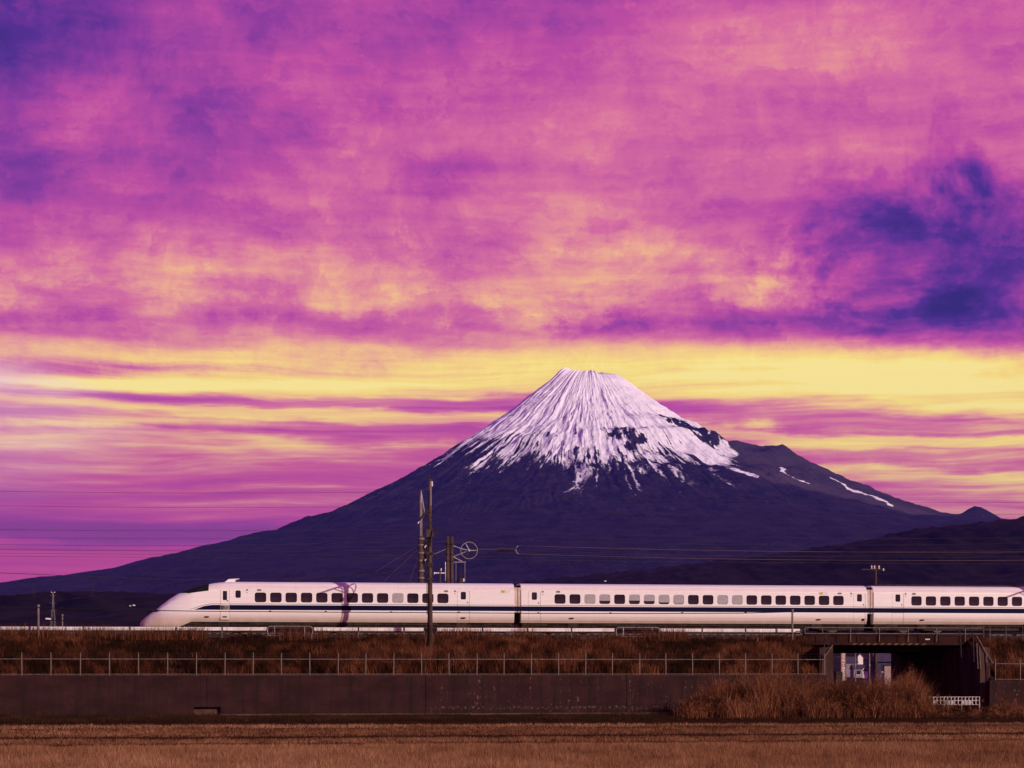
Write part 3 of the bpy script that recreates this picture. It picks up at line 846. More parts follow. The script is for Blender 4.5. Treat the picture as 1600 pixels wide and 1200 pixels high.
# bellows between the cars (each belongs to the car on its left)
for car, L in ((car1, L1), (car2, L2)):
    g = MB()
    for k in range(7):
        xa = L + 2 * GAP * k / 7; xb = L + 2 * GAP * (k + 1) / 7
        ins = .06 if k != 3 else .16
        g.box(xa + .004, xb - .004, ins, 3.38 - ins, 1.32, 3.02)
    bb = g.build('gangway_bellows', M_bellow, car)
    MB().box(L + GAP - .05, L + GAP + .05, .10, .3, 1.34, 3.0).build('bellows_fold', M_seam, bb)
    MB().box(L, L + 2 * GAP, .5, 2.9, 3.03, 3.20).build('gap_void_top', M_black, car)  # black block painting the dark void above the bellows
    MB().box(L, L + 2 * GAP, .7, 2.7, .55, 1.30).build('gap_void_low', M_black, car)  # black filling that stands for the dark empty gap below
    MB().box(L + .01, L + 2 * GAP - .01, .055, .058, 1.40, 1.73).build('blue_stripe', M_blue, bb)
# ------------------------------------------------------------------ retaining wall
def wall_material():
    m = bpy.data.materials.new('stained_concrete'); m.use_nodes = True
    t = NT(m.node_tree); b = t.n['Principled BSDF']; b.inputs['Roughness'].default_value = .9; b.inputs['Specular IOR Level'].default_value = .15
    tc = t.n.new('ShaderNodeTexCoord').outputs['Object']; x, y, z = t.sep(tc)
    n1 = t.noise(t.vec(t.mul(x, .5), y, z), 1.0, 6, .6)
    run = t.noise(t.vec(t.mul(x, 2.2), y, t.mul(z, .16)), 1.0, 5, .65)
    c = t.mix(t.smooth(n1, .3, .7), (.021, .0072, .0075, 1), (.038, .0142, .0145, 1))
    c = t.mix(t.mul(t.smooth(run, .45, .70), .8), c, (.012, .007, .007, 1))
    # lime runs and a tide mark, on the older bays only
    old = t.smooth(x, U(640, 9), U(700, 9))
    lime = t.noise(t.vec(t.mul(x, 1.5), y, t.mul(z, .5)), 3.0, 5, .7)
    sp = t.noise(t.vec(t.mul(x, 5), y, t.mul(z, 5)), 1.0, 4, .6)
    zz = t.add(z, t.mul(t.sub(lime, .5), .25))
    tide = t.mul(t.smooth(zz, .30, .40), t.smooth(zz, .58, .48))
    c = t.mix(t.mul(t.mul(t.mul(tide, t.smooth(sp, .48, .62)), old), .55), c, (.11, .075, .072, 1))
    drip = t.noise(t.vec(t.mul(x, 1.6), y, t.mul(z, .10)), 1.0, 2, .5)
    dm = t.smooth(t.m('ABSOLUTE', t.sub(drip, .5)), .012, .002)
    c = t.mix(t.mul(t.mul(t.mul(dm, t.smooth(sp, .5, .62)), t.add(t.mul(old, .8), .1)), .45), c, (.22, .16, .15, 1))
    # form-board lines
    fl = t.m('ABSOLUTE', t.sub(t.m('FRACT', t.div(z, .62)), .5))
    c = t.mix(t.mul(t.smooth(fl, .470, .495), .35), c, (.012, .007, .007, 1))
    t.put(b.inputs['Base Color'], c)
    bn = t.n.new('ShaderNodeBump'); bn.inputs['Strength'].default_value = .35; bn.inputs['Distance'].default_value = .03
    t.put(bn.inputs['Height'], sp); t.l.new(bn.outputs[0], b.inputs['Normal'])
    return m
M_wall = wall_material()
DW = 9.0                      # front face of the wall
wall = empty('retaining_wall', 0, 0, 0); tag(wall, 'long dark concrete retaining wall below the grassy bank', 'wall')
J = [UMIN, U(-330, DW), U(-10, DW), U(323, DW), U(665, DW), U(979, DW), UGL - .2]
drz = .53; dl, dr_ = U(303, DW), U(345, DW)
for k, (a, b) in enumerate(zip(J[:-1], J[1:])):
    m_ = MB(); a2, b2 = a + .018, b - .018
    if abs(b - U(323, DW)) < .01:
        m_.box(a2, b2, -DW, -8.62, drz, WT).box(a2, dl, -DW, -8.62, -.3, drz)
    elif abs(a - U(323, DW)) < .01:
        m_.box(a2, b2, -DW, -8.62, drz, WT).box(dr_, b2, -DW, -8.62, -.3, drz)
    else: m_.box(a2, b2, -DW, -8.62, -.3, WT)
    m_.build('panel', M_wall, wall)
for k, b in enumerate(J[1:-1]): MB().box(b - .017, b + .017, -DW + .03, -8.63, -.3 if abs(b - U(323, DW)) > .1 else drz, WT - .01).build('joint_filler', M_black, wall)
MB().box(J[0], J[-1], -DW - .015, -8.58, WT + .002, WT + .05).build('coping', material('coping_concrete', (.035, .020, .018), (.06, .036, .032), 2, 5, .9), wall)
wh_ = MB()
rr = random.Random(4)
for row, zz in enumerate((1.78, .95, .35)):
    x = J[1] + row * .6
    while x < J[-1] - 1:
        if not (dl - .3 < x < dr_ + .3 and zz < .7):
            ring = [(x + .035 * math.cos(2 * math.pi * k / 8), zz + rr.uniform(-.02, .02) * 0 + .035 * math.sin(2 * math.pi * k / 8)) for k in range(8)]
            wh_.prism(ring, -DW - .004, -DW + .02)
        x += 1.9 + rr.uniform(-.12, .12)
tag(wh_.build('weep_holes', M_black, wall), kind='stuff')
M_drain = material('drain_concrete', (.060, .031, .025), (.10, .056, .046), 2, 5, .9)
dro = empty('drain_recess', (dl + dr_) / 2, 8.8, 0); tag(dro, 'small square drain opening at the foot of the concrete wall', 'drain')
hw_ = (dr_ - dl) / 2
MB().box(-hw_ - .02, hw_ + .02, .10, .16, -.3, drz + .05).build('back', M_drain, dro)
MB().box(-hw_ - .02, -hw_ - .001, -.19, .10, -.3, drz).build('cheek', M_drain, dro)
MB().box(hw_ + .001, hw_ + .02, -.19, .10, -.3, drz).build('cheek', M_drain, dro)
MB().box(-hw_ - .02, hw_ + .02, -.225, -.203, drz + .003, drz + .035).build('lintel', M_black, dro)
# concrete lip along the foot of the wall
o = place(MB().box(U(345, 10), U(1060, 10), -10.35, -10.05, -.05, .14).build('kerb_strip', M_drain)); tag(o, kind='structure')
# right-hand stretch of wall beyond the underpass
WT2 = 2.14
wall2 = empty('retaining_wall', 0, 0, 0); tag(wall2, 'short dark concrete wall to the right of the underpass', 'wall')
for a, b in ((UGR + .02, UGR + 9.0), (UGR + 9.04, UGR + 22), (UGR + 22.04, UMAX)): MB().box(a, b, -DW, -8.62, -.3, WT2).build('panel', M_wall, wall2)

# ------------------------------------------------------------------ boundary fences on the wall
def fence(name, label, us, zt, z0, d, cat='fence', rail_z=None, wires=True):
    f = empty(name, 0, 0, 0); tag(f, label, cat)
    pm = MB().box(-.026, .026, -.026, .026, 0, zt - z0).mesh('post', M_post)
    rnd = random.Random(2)
    for u in us:
        p = link('post', pm, None, f); p.location = (u + rnd.uniform(-.02, .02), -d, z0); p.rotation_euler = (rnd.uniform(-.01, .01), rnd.uniform(-.012, .012), 0)
    for a, b in zip(us[:-1], us[1:]):
        MB().box(a + .03, b - .03, -d - .018, -d + .018, rail_z - .018, rail_z + .018).build('top_rail', M_post, f)
        MB().box(a + .03, b - .03, -d - .014, -d + .014, z0 + .055, z0 + .085).build('bottom_rail', M_post, f)
    if wires:
        for zz in (zt - .06, zt - .22):
            pts = []
            for a, b in zip(us[:-1], us[1:]): pts += [(a, -d - .03, zz), ((a + b) / 2, -d - .03, zz - .012)]
            pts.append((us[-1], -d - .03, zz))
            MB().tube(pts, .006, 4).build('wire', M_steeldark, f)
    return f
dF = 8.82
pitch = (U(1288, dF) - U(34.5, dF)) / 29
us = [U(34.5, dF) + pitch * k for k in range(-6, 30)]
zt_, rz_ = Z(1020, 660, dF), Z(1030, 660, dF)
fence('wire_fence', 'long low fence of thin pale posts along the wall top', us, zt_, WT + .045, dF, rail_z=rz_)
us2 = [U(1555, dF) + pitch * k for k in range(0, 8)]
fence('wire_fence', 'fence of thin pale posts right of the underpass', us2, Z(1030, 1570, dF), WT2 + .005, dF, rail_z=Z(1037, 1570, dF))

# ------------------------------------------------------------------ white guard rails along the track shoulder
dG = 3.9
ZB = Z(983.6, 640, dG)
def guard_rail(label, joints):
    g = empty('guard_rail', 0, 0, 0); tag(g, label, 'guard rail', 'white guard rails along the track')
    for a, b in zip(joints[:-1], joints[1:]):
        ua, ub = U(a, dG) + .05, U(b, dG) - .05
        h = .115
        MB().prism_x([(-dG, ZB - h), (-dG - .035, ZB - h * .6), (-dG - .035, ZB - h * .25), (-dG - .01, ZB), (-dG - .035, ZB + h * .25), (-dG - .035, ZB + h * .6), (-dG, ZB + h), (-dG + .012, ZB + h), (-dG + .012, ZB - h)], ua, ub).build('beam', M_rail, g)
    for a in joints:
        u = U(a, dG); MB().box(u - .04, u + .04, -dG + .015, -dG + .09, 4.75, ZB + .13).build('post', M_steeldark, g)
        MB().box(u - .028, u + .028, -dG - .05, -dG + .014, 4.78, ZB - .12).build('post', M_post, g)
guard_rail('longest white guard rail, left of the picture below the nose of the train', [-150, -80, -10, 59, 130, 203, 275, 347, 418])
guard_rail('white guard rail of three beams between railing and tall near mast', [489, 560, 631, 663])
guard_rail('white guard rail right of the tall near mast', [682, 754, 824, 893, 961])
guard_rail('white guard rail ending at the bridge railing', [1030, 1097, 1165, 1251])
def tube_frame(label, p0, p1, inner):
    g = empty('access_railing', 0, 0, 0); tag(g, label, 'railing')
    d = dG + .1; a, b = U(p0, d), U(p1, d); zt = Z(979, 640, d); zb = Z(993.5, 640, d)
    r = .18; loop = []
    for cx, cz, a0 in ((b - r, zt - r, 0), (a + r, zt - r, 90), (a + r, zb + r, 180), (b - r, zb + r, 270)):
        for i in range(5):
            an = math.radians(a0 + 22.5 * i); loop.append((cx + r * math.cos(an), -d, cz + r * math.sin(an)))
    loop.append(loop[0])
    MB().tube(loop, .024, 6).build('frame', M_steel, g)
    for p in inner: MB().box(U(p, d) - .022, U(p, d) + .022, -d - .02, -d + .02, 4.6, zt - .03).build('post', M_steel, g)
    MB().box(b - .06, b - .015, -d - .07, -d - .03, 4.5, zb + .12).build('post', M_steel, g)
tube_frame('rounded steel tube railing left of the tall near mast', 418, 488, [429, 476])
tube_frame('rounded steel tube railing above the middle of the wall', 963, 1030, [974, 1019])

# ------------------------------------------------------------------ masts and poles
def lathe_pole(name, mat, parent, x, y, z0, z1, r0, r1, n=14):
    return MB().tube([(x, y, z0), (x, y, z0 + (z1 - z0) * .5), (x, y, z1)], [r0, (r0 + r1) / 2, r1], n).build(name, mat, parent, True)
def insulator(mb, p0, p1, discs, R, r=.03):
    p0, p1 = Vector(p0), Vector(p1)
    pts, rs = [], []
    n = discs * 4
    for i in range(n + 1):
        pts.append(p0.lerp(p1, i / n)); rs.append(R if i % 4 in (1, 2) else r)
    return mb.tube(pts, rs, 8)
dM = 6.2
def near_mast():
    u = U(672, dM); ub = 3.9
    m = empty('catenary_mast', u, dM, ub)
    zz = lambda py: Z(py, 672, dM) - ub
    lathe_pole('pole', M_concdark, m, 0, 0, -.6, zz(790), .19, .105)
    # steel extension on top
    top = zz(743); mid = zz(795)
    MB().box(.00, .10, -.05, .05, mid, zz(752)).build('extension', M_conc, m)
    MB().tube([(-.10, 0, mid + .1), (-.05, 0, zz(760)), (.02, 0, top)], .035, 6).build('extension_brace', M_steeldark, m)
    MB().box(-.01, .05, -.03, .03, zz(752), top).build('peak', M_steeldark, m)
    ib = insulator(MB(), (-.09, -.05, zz(767)), (-.03, -.05, zz(748)), 5, .075); ib.build('insulator', M_ins, m)
    insulator(MB(), (.13, -.03, zz(760)), (.12, -.03, zz(752)), 3, .06).build('insulator', M_porc, m)
    # feeder arm with its insulator string, hanging to the left
    arm = MB(); insulator(arm, (-.12, 0, zz(796)), (-.70, 0, zz(813)), 8, .10, .05); arm.build('insulator_string', M_ins, m)
    MB().tube([(-.05, 0, zz(775)), (-.10, 0, zz(797))], .05, 6).build('hanger', M_steeldark, m)
    MB().tube([(-.02, -.12, zz(800)), (-.14, -.12, zz(806))], .05, 6).build('bracket', M_steeldark, m)
    # climbing steps on the middle third
    for k in range(9):
        z_ = zz(842) + k * .20; s = 1 if k % 2 else -1
        MB().tube([(.0, -.10, z_), (s * .17, -.19, z_)], .016, 5).build('step', M_steeldark, m)
    for py, w in ((865, .27), (881, .19), (885, .19), (905, .20)):
        MB().box(-w, w, -w * .75, w * .75, zz(py) - .07, zz(py) + .07).build('clamp', M_steeldark, m)
    # bracket pointing from the mast towards the field, with two braces
    za = zz(841)
    MB().tube([(0, .1, za), (-.05, -2.25, za + .32)], .055, 6).build('field_arm', M_steeldark, m)
    MB().tube([(0, -.1, za - .52), (-.03, -.95, za + .12)], .035, 5).build('arm_brace', M_steeldark, m)
    MB().tube([(0, -.1, za - .30), (-.03, -.60, za + .07)], .035, 5).build('arm_brace', M_steeldark, m)
    MB().box(-.26, .20, -.2, .2, za + .05, za + .55).build('junction_box', M_concdark, m)
    MB().tube([(.2, -.05, za + .1), (.42, -.05, za + .28), (.42, -.05, za + .8)], .045, 5).build('cable_hook', M_steeldark, m)
    # cantilever towards the track
    MB().tube([(-.08, .1, zz(846)), (-.30, 1.5, zz(850))], .045, 6).build('cantilever', M_steeldark, m)
    MB().tube([(-.08, .1, zz(880)), (-.30, 1.4, zz(852))], .035, 6).build('stay', M_steeldark, m)
    MB().tube([(-.15, .6, zz(850)), (-.2, .9, zz(868))], .03, 5).build('stay', M_steeldark, m)
    for k, (ya, pa, pb) in enumerate(((.35, 850, 846), (.2, 872, 866), (.15, 880, 874))):
        ii = MB(); insulator(ii, (-.14 - .1 * k, ya, zz(pa)), (-.24 - .07 * k, ya + .35, zz(pb)), 4, .08); ii.build('insulator', M_ins, m)
    lathe_pole('conduit', M_steeldark, m, -.205, -.08, zz(960), zz(800), .028, .028, 6)
    return m
mast = near_mast()
tag(mast, 'tallest mast, standing in front of the train', 'mast', 'masts of the overhead line')
def copy_tree(o, parent=None):
    c = o.copy(); col.objects.link(c); c.parent = parent
    for ch in o.children: copy_tree(ch, c)
    return c
mast2 = copy_tree(mast); mast2['label'] = 'identical mast just past the right edge, seen by its shadow on the third car'
mast2.location = W(U(672, dM) + 48.6, dM, 3.9)

dB = -8.6
def far_mast():
    u = U(658, dB); ub = 4.6; m = empty('catenary_mast', u, dB, ub); zz = lambda py: Z(py, 658, dB) - ub
    tag(m, 'second tall mast, behind the train left of the nearest one', 'mast', 'masts of the overhead line')
    lathe_pole('pole', M_concdark, m, 0, 0, -1.0, zz(838), .23, .19)
    MB().box(-.09, .09, -.09, .09, zz(838), zz(785)).build('extension', M_conc, m)
    MB().tube([(-.02, 0, zz(785)), (.0, 0, zz(766))], [.06, .03], 6).build('peak', M_steel, m)
    MB().tube([(.0, 0, zz(768)), (.12, 0, zz(783)), (.24, 0, zz(800)), (.10, 0, zz(808))], .032, 6).build('brace', M_steel, m)
    insulator(MB(), (-.13, -.05, zz(786)), (-.07, -.05, zz(768)), 5, .07).build('insulator', M_ins, m)
    insulator(MB(), (-.25, 0, zz(818)), (.02, 0, zz(812)), 3, .06).build('insulator', M_porc, m)
    for py in (842, 852, 864, 876, 892, 903):
        MB().tube([(0, 0, zz(py) - .06), (0, 0, zz(py) + .06)], .25, 12).build('band', M_conc, m)
    for a, b in (((.1, 843), (.45, 868)), ((.2, 868), (.50, 848)), ((.1, 884), (.42, 862)), ((.35, 846), (.30, 885)), ((.48, 845), (.52, 880))):
        MB().tube([(a[0], -.1, zz(a[1])), (b[0], -.3, zz(b[1]))], .035, 5).build('bracket', M_steeldark, m)
    for a, b in (((.15, 879), (.40, 872)), ((.22, 856), (.42, 850))):
        insulator(MB(), (a[0], -.25, zz(a[1])), (b[0], -.25, zz(b[1])), 3, .07).build('insulator', M_porc, m)
far_mast()
def twin(px, label):
    u = U(px, dB); m = empty('strain_pole', u, dB, 4.6); tag(m, label, 'pole', 'pair of thick brown poles behind the train')
    zz = lambda py: Z(py, 700, dB) - 4.6
    lathe_pole('pole', M_concdark, m, 0, 0, -1.0, zz(838), .135, .12)
    for py in (850, 866, 877): MB().tube([(0, 0, zz(py) - .05), (0, 0, zz(py) + .05)], .155, 12).build('band', M_steeldark, m)
    return m, zz
tp1, zz1 = twin(699.5, 'left one of two thick brown poles beside the wheel')
tp2, zz2 = twin(706, 'right one of two thick brown poles beside the wheel')
lathe_pole('conduit', M_porc, tp1, -.17, -.05, zz1(908), zz1(878), .025, .025, 6)
# tensioning wheel on its bracket
tw_ = empty('tension_wheel', U(733, dB), dB, Z(860, 733, dB)); tag(tw_, 'spoked tensioning wheel on a bracket beside two thick poles', 'wheel')
dx = lambda px: U(px, dB) - U(733, dB); dz = lambda py: Z(py, 733, dB) - Z(860, 733, dB)
MB().torus((0, 0, 0), .615, .022, 48, 6).build('rim', M_steel, tw_)
for an in (2.05, 0, 4.25): MB().tube([(0, 0, 0), (.60 * math.cos(an), 0, .60 * math.sin(an))], [.05, .028], 6).build('spoke', M_steel if an < 4 else M_steeldark, tw_)
MB().tube([(0, -.12, 0), (0, .12, 0)], .085, 10).build('hub', M_steel, tw_)
MB().tube([(dx(708), .05, dz(853)), (dx(714), .05, dz(855)), (dx(723), .05, dz(858)), (0, .05, 0)], .04, 6).build('link', M_steel, tw_)
MB().tube([(dx(708), .05, dz(870)), (0, .05, 0)], .035, 6).build('strut', M_steel, tw_)
MB().tube([(dx(708), .05, dz(870)), (dx(724), .05, dz(878.5))], .045, 6).build('strut', M_steel, tw_)
MB().tube([(dx(704), .05, dz(878.5)), (dx(728), .05, dz(878.5))], .04, 6).build('bar', M_steel, tw_)
for p in (712.5, 726.5): MB().tube([(dx(p), .05, dz(879)), (dx(p), .05, dz(908))], .016, 5).build('guide_rod', M_steel, tw_)
MB().tube([(dx(719), .05, dz(905)), (dx(719), .05, dz(893))], .05, 6).build('weight_rod', M_steeldark, tw_)
MB().tube([(dx(719.5), .05, dz(914)), (dx(719.5), .05, dz(904))], .21, 12).build('counterweight', M_concdark, tw_)
insulator(MB(), (dx(724.5), .0, dz(909)), (dx(724.5), .0, dz(904)), 2, .06).build('insulator', M_porc, tw_)
# strain insulator and yoke
si = empty('strain_insulator', U(790, dB), dB, Z(859.5, 790, dB)); tag(si, 'dark ribbed insulator string right of the spoked wheel', 'insulator')
sx = lambda px: U(px, dB) - U(790, dB); sz = lambda py: Z(py, 790, dB) - Z(859.5, 790, dB)
MB().tube([(sx(746), 0, sz(858.5)), (sx(776), 0, sz(859))], .022, 5).build('rope', M_copper, si)
insulator(MB(), (sx(777), 0, 0), (sx(804), 0, 0), 9, .17, .05).build('insulator', M_ins, si)
MB().tube([(sx(810), 0, sz(852.5)), (sx(807), 0, sz(855)), (sx(806), 0, sz(859)), (sx(807), 0, sz(863)), (sx(810), 0, sz(865.5))], .028, 6).build('yoke', M_steel, si)
# low post with two white insulators
lp_ = empty('insulator_post', U(687.5, dB), dB, 4.8); tag(lp_, 'short post with white cross arm between the masts', 'post')
lz = lambda py: Z(py, 687, dB) - 4.8
MB().tube([(0, 0, -.3), (0, 0, lz(889))], .06, 8).build('post', M_concdark, lp_)
MB().box(U(678, dB) - U(687.5, dB), U(697.5, dB) - U(687.5, dB), -.03, .03, lz(896), lz(894.6)).build('cross_arm', M_porc, lp_)
insulator(MB(), (.08, -.05, lz(892)), (.08, -.05, lz(888)), 2, .05).build('insulator', M_porc, lp_)
insulator(MB(), (U(678.5, dB) - U(687.5, dB), -.05, lz(897.5)), (U(678.5, dB) - U(687.5, dB), -.05, lz(894)), 2, .05).build('insulator', M_porc, lp_)
# utility pole with cross arm, beyond the train on the right
ud = -34; up_ = empty('utility_pole', U(1368, ud), ud, 0); tag(up_, 'utility pole with short cross arm behind the gap of the cars', 'pole')
uz = lambda py: Z(py, 1368, ud)
lathe_pole('pole', M_concdark, up_, 0, 0, -.3, uz(884), .17, .11)
MB().box(U(1346, ud) - U(1368, ud), U(1383, ud) - U(1368, ud), -.06, .06, uz(891), uz(889)).build('cross_arm', M_steeldark, up_)
for p in (1361.5, 1366, 1373): insulator(MB(), (U(p, ud) - U(1368, ud), -.05, uz(889)), (U(p, ud) - U(1368, ud), -.05, uz(883.5)), 2, .09).build('insulator', M_porc, up_)
insulator(MB(), (U(1380, ud) - U(1368, ud), -.05, uz(892)), (U(1380, ud) - U(1368, ud), -.05, uz(888)), 2, .08).build('insulator', M_porc, up_)
# short posts by the track
def cable_post(px, top, d, label, r=.065, base=4.6, mat=None):
    p = empty('cable_post', U(px, d), d, base); tag(p, label, 'post', 'short posts carrying the black cable')
    h = Z(top, px, d) - base
    MB().tube([(0, 0, -.3), (0, 0, h - .12)], r, 10).build('pole', mat or M_conc, p, True)
    MB().tube([(0, 0, h - .12), (0, 0, h)], r * 1.45, 10).build('cap', M_conc, p, True)
    MB().box(-.02, r * 2.2, -.05, .05, h - .22, h - .15).build('clamp', M_steeldark, p)
cable_post(60, 945, 4.7, 'short grey post near the left edge, carrying the black cable')
cable_post(1238, 952, 4.9, 'short grey post beside the bridge, carrying the black cable')
cable_post(97.5, 960, -10.5, 'small pale post behind the track near the left edge', .055, 4.7)

# ------------------------------------------------------------------ wires
def wire(name, label, pts, r, mat, cat='wire', group='overhead wires'):
    o = MB().tube([W(*p) for p in pts], r, 5).build(name, mat); tag(o, label, cat, group); return o
um = U(672, dM)
def span(py, d, r, mat, label, sag=.45, pitch_=48.6, px=672, shift=0.0):
    z = Z(py, px, d); pts = []
    for k in range(-2, 3):
        a = um + shift + k * pitch_
        for i in range(10):
            f = i / 10; u_ = a + f * pitch_
            if -75 < u_ < 100: pts.append((u_, d, z - sag * 4 * f * (1 - f)))
    return wire('overhead_wire', label, pts, r, mat)
span(768, 6.1, .010, M_wire, 'highest overhead wire, crossing the volcano above all others', .35)
span(791, -9.3, .010, M_wire, 'second highest overhead wire, just under the topmost', .35)
span(826, 6.1, .010, M_wire, 'thin wire well below the two highest ones', .35)
span(838, -8.9, .010, M_wire, 'thin wire level with the tops of the two brown poles', .40)
span(845, -1.69, .010, M_wire, 'upper carrying wire over the roof of the train', .55)
span(852, -6.0, .010, M_wire, 'carrying wire over the second track', .55)
span(860, -1.69, .010, M_wire, 'middle thin wire over the roof of the train', .22)
span(868, -6.0, .010, M_wire, 'contact wire over the second track', .10)
span(873, -1.69, .010, M_wire, 'lowest wire, just over the roof of the train', .06)
for (pa, ya), (pb, yb), lab in (((810, 852.5), (1720, 861), 'upper of two pale wires running right from the ribbed insulator'), ((810, 865.5), (1720, 874), 'lower of two pale wires running right from the ribbed insulator')):
    za, zb = Z(ya, pa, dB), Z(yb, pb, dB); ua, ub_ = U(pa, dB), U(pb, dB)
    wire('overhead_wire', lab, [(ua + (ub_ - ua) * k / 16, dB, za + (zb - za) * k / 16 - .25 * 4 * (k / 16) * (1 - k / 16)) for k in range(17)], .016, M_copper)
o_ = (U(650, dB), Z(851, 658, dB))
for k, (p, y_) in enumerate(((588, 893), (600, 908), (640, 910))):
    wire('stay_wire', ['steep stay wire left of the masts, longest of three', 'middle stay wire left of the masts', 'short steep stay wire closest to the masts'][k],
         [(U(p, dB), dB, Z(y_, p, dB)), (U(657, dB), dB, Z(850 + 5 * k, 657, dB))], .012, M_copper, 'wire', 'stay wires of the far mast')
wire('stay_wire', 'slanting wire between the nearest mast and the two brown poles', [(U(674, dB), dB, Z(868, 674, dB)), (U(699, dB), dB, Z(857, 699, dB))], .022, M_steel, 'wire')
# sagging feeder on the far left
wire('overhead_wire', 'sagging wire dropping behind the nose of the train', [(U(-150, -11), -11, Z(889, -150, -11)), (U(0, -11), -11, Z(895, 0, -11)), (U(120, -11), -11, Z(900, 120, -11)), (U(280, -11), -11, Z(906, 280, -11)), (U(450, -11), -11, Z(905, 450, -11)), (U(640, -11), -11, Z(893, 640, -11))], .02, M_wire)
# black cable on the field side of the track
dC = 4.75
cpts = [(-160, 945), (-60, 947.5), (60, 949.5), (140, 951.5), (235, 953.8), (330, 955.2), (500, 956.4), (700, 957.4), (840, 958.4), (1000, 958.6), (1165, 958), (1238, 956)]
cw = empty('black_cable', 0, 0, 0); tag(cw, 'thick black cable strung low across the side of the train', 'cable')
MB().tube([(U(p, dC), -dC, Z(y_, p, dC)) for p, y_ in cpts], .030, 6).build('cable', M_black, cw)
MB().tube([(U(p, dC), -dC, Z(y_, p, dC)) for p, y_ in ((228, 953.6), (234, 953.9), (244, 954.2), (249, 954.4))], [.03, .085, .085, .03], 8).build('splice', M_black, cw)
for p in (97, 170, 422, 509, 611, 717, 841, 954, 1066, 1165):
    y_ = np.interp(p, [a for a, _ in cpts], [b for _, b in cpts])
    MB().tube([(U(p, dC) - .07, -dC, Z(y_ - .9, p, dC)), (U(p, dC) + .07, -dC, Z(y_ - .9, p, dC))], .04, 6).build('clip', M_black, cw)
wire('black_cable', 'lower dark cable at grass height on the far left', [(U(-150, -9), -9, Z(967, -150, -9)), (U(60, -9), -9, Z(969, 60, -9)), (U(200, -9), -9, Z(970.5, 200, -9)), (U(330, -9), -9, Z(971, 330, -9))], .03, M_black, 'cable', 'cables')

# ------------------------------------------------------------------ underpass
M_girder = material('girder_paint', (.017, .005, .004), (.034, .011, .009), 1.2, 6, .8, bump=.2)
M_abut = material('abutment_concrete', (.036, .018, .015), (.070, .038, .032), 1.2, 6, .9, (1, 1, .3), bump=.3)
M_hz = material('hazard_yellow', (.085, .048, .018), (.13, .075, .03), 4, 4, .7)
br = empty('railway_bridge', 0, 0, 0); tag(br, 'dark railway bridge over the underpass with a thin pale railing', 'bridge')
db = 4.4
g0, g1 = U(1256, db), U(1545, db)
zf1, zf0, zs = Z(990.5, 1400, db), Z(1008, 1400, db), Z(1018, 1400, db)
MB().box(g0, g1, -db, -db + .25, zf0, zf1).build('fascia', M_girder, br)
MB().box(g0, g1, -db + .26, 8.6, zf1 - .42, 4.855).build('deck', M_girder, br)
MB().box(g0, g1, -db - .06, -db - .002, zf1 - .12, zf1 + .02).build('edge_beam', M_girder, br)
MB().box(g0 + .02, g1 - .02, -db - .05, -db - .003, zf0 + .005, zf0 + .13).build('bottom_flange', M_girder, br)
for k in range(4):
    yy = -2.4 + k * 3.4
    MB().box(UGL - .25, UGR + .25, yy - .2, yy + .2, zs, zf1 - .43).build('girder', M_girder, br)
for k in range(11):
    x = U(1331 + k * 10.8, db)
    MB().prism([(x, zf0 + .008), (x + .22, zf0 + .008), (x + .36, zf0 + .127), (x + .14, zf0 + .127)], -db - .056, -db - .0505).build('hazard_stripe', M_hz, br)
x = U(1446, db)
for k in range(3): MB().box(x + k * .11, x + k * .11 + .08, -db - .006, -db - .002, zf0 + .36, zf0 + .44).build('plate', M_panel, br)
for k in range(9):
    x = U(1275 + k * 32, db); MB().box(x - .03, x + .03, -db - .05, -db - .003, zf0 + .14, zf1 - .13).build('stiffener', M_girder, br)
# railing
zr1, zr0 = Z(980.8, 1380, db), Z(990, 1380, db)
ra, rb = U(1257, db), U(1534, db)
MB().box(ra, rb, -db - .12, -db - .075, zr1 - .022, zr1 + .022).build('rail', M_post, br)
MB().box(ra, rb, -db - .12, -db - .075, zr0 - .022, zr0 + .022).build('rail', M_post, br)
for p in (1257, 1284.5): MB().box(U(p, db) - .022, U(p, db) + .022, -db - .117, -db - .078, zr0 + .024, zr1 - .024).build('post', M_post, br)
for p in (1328, 1373, 1418, 1462.5, 1507): MB().box(U(p, db) - .02, U(p, db) + .02, -db - .16, -db - .121, Z(1003, p, db), zr1).build('post', M_post, br)
# abutments: long walls through the bank
MB().box(UGL - .3, UGL + .40, -8.3, 9.8, -.3, zs + .25).build('abutment', M_abut, br)
MB().box(UGR - .35, UGR + .35, -8.3, 8.5, -.3, zs + .25).build('abutment', M_abut, br)
# wing wall ends, sloping down towards the field
MB().prism_x([(-8.3, -.3), (-8.3, WT + .3), (-5.2, 4.7), (-4.0, 4.9), (-4.0, -.3)], UGL - .62, UGL - .31).build('wing_wall', M_abut, br)
MB().prism_x([(-8.61, -.3), (-8.61, WT2 - .1), (-5.2, 4.4), (-4.0, 4.85), (-4.0, -.3)], UGR + .36, UGR + .62).build('wing_wall', M_abut, br)
MB().prism([(UGL - .60, -.3), (UGL + .62, -.3), (UGL + .10, WT + .3), (UGL + .02, zs + .2), (UGL - .60, zs + .2)], -8.62, -8.31).build('pier', M_abut, br)
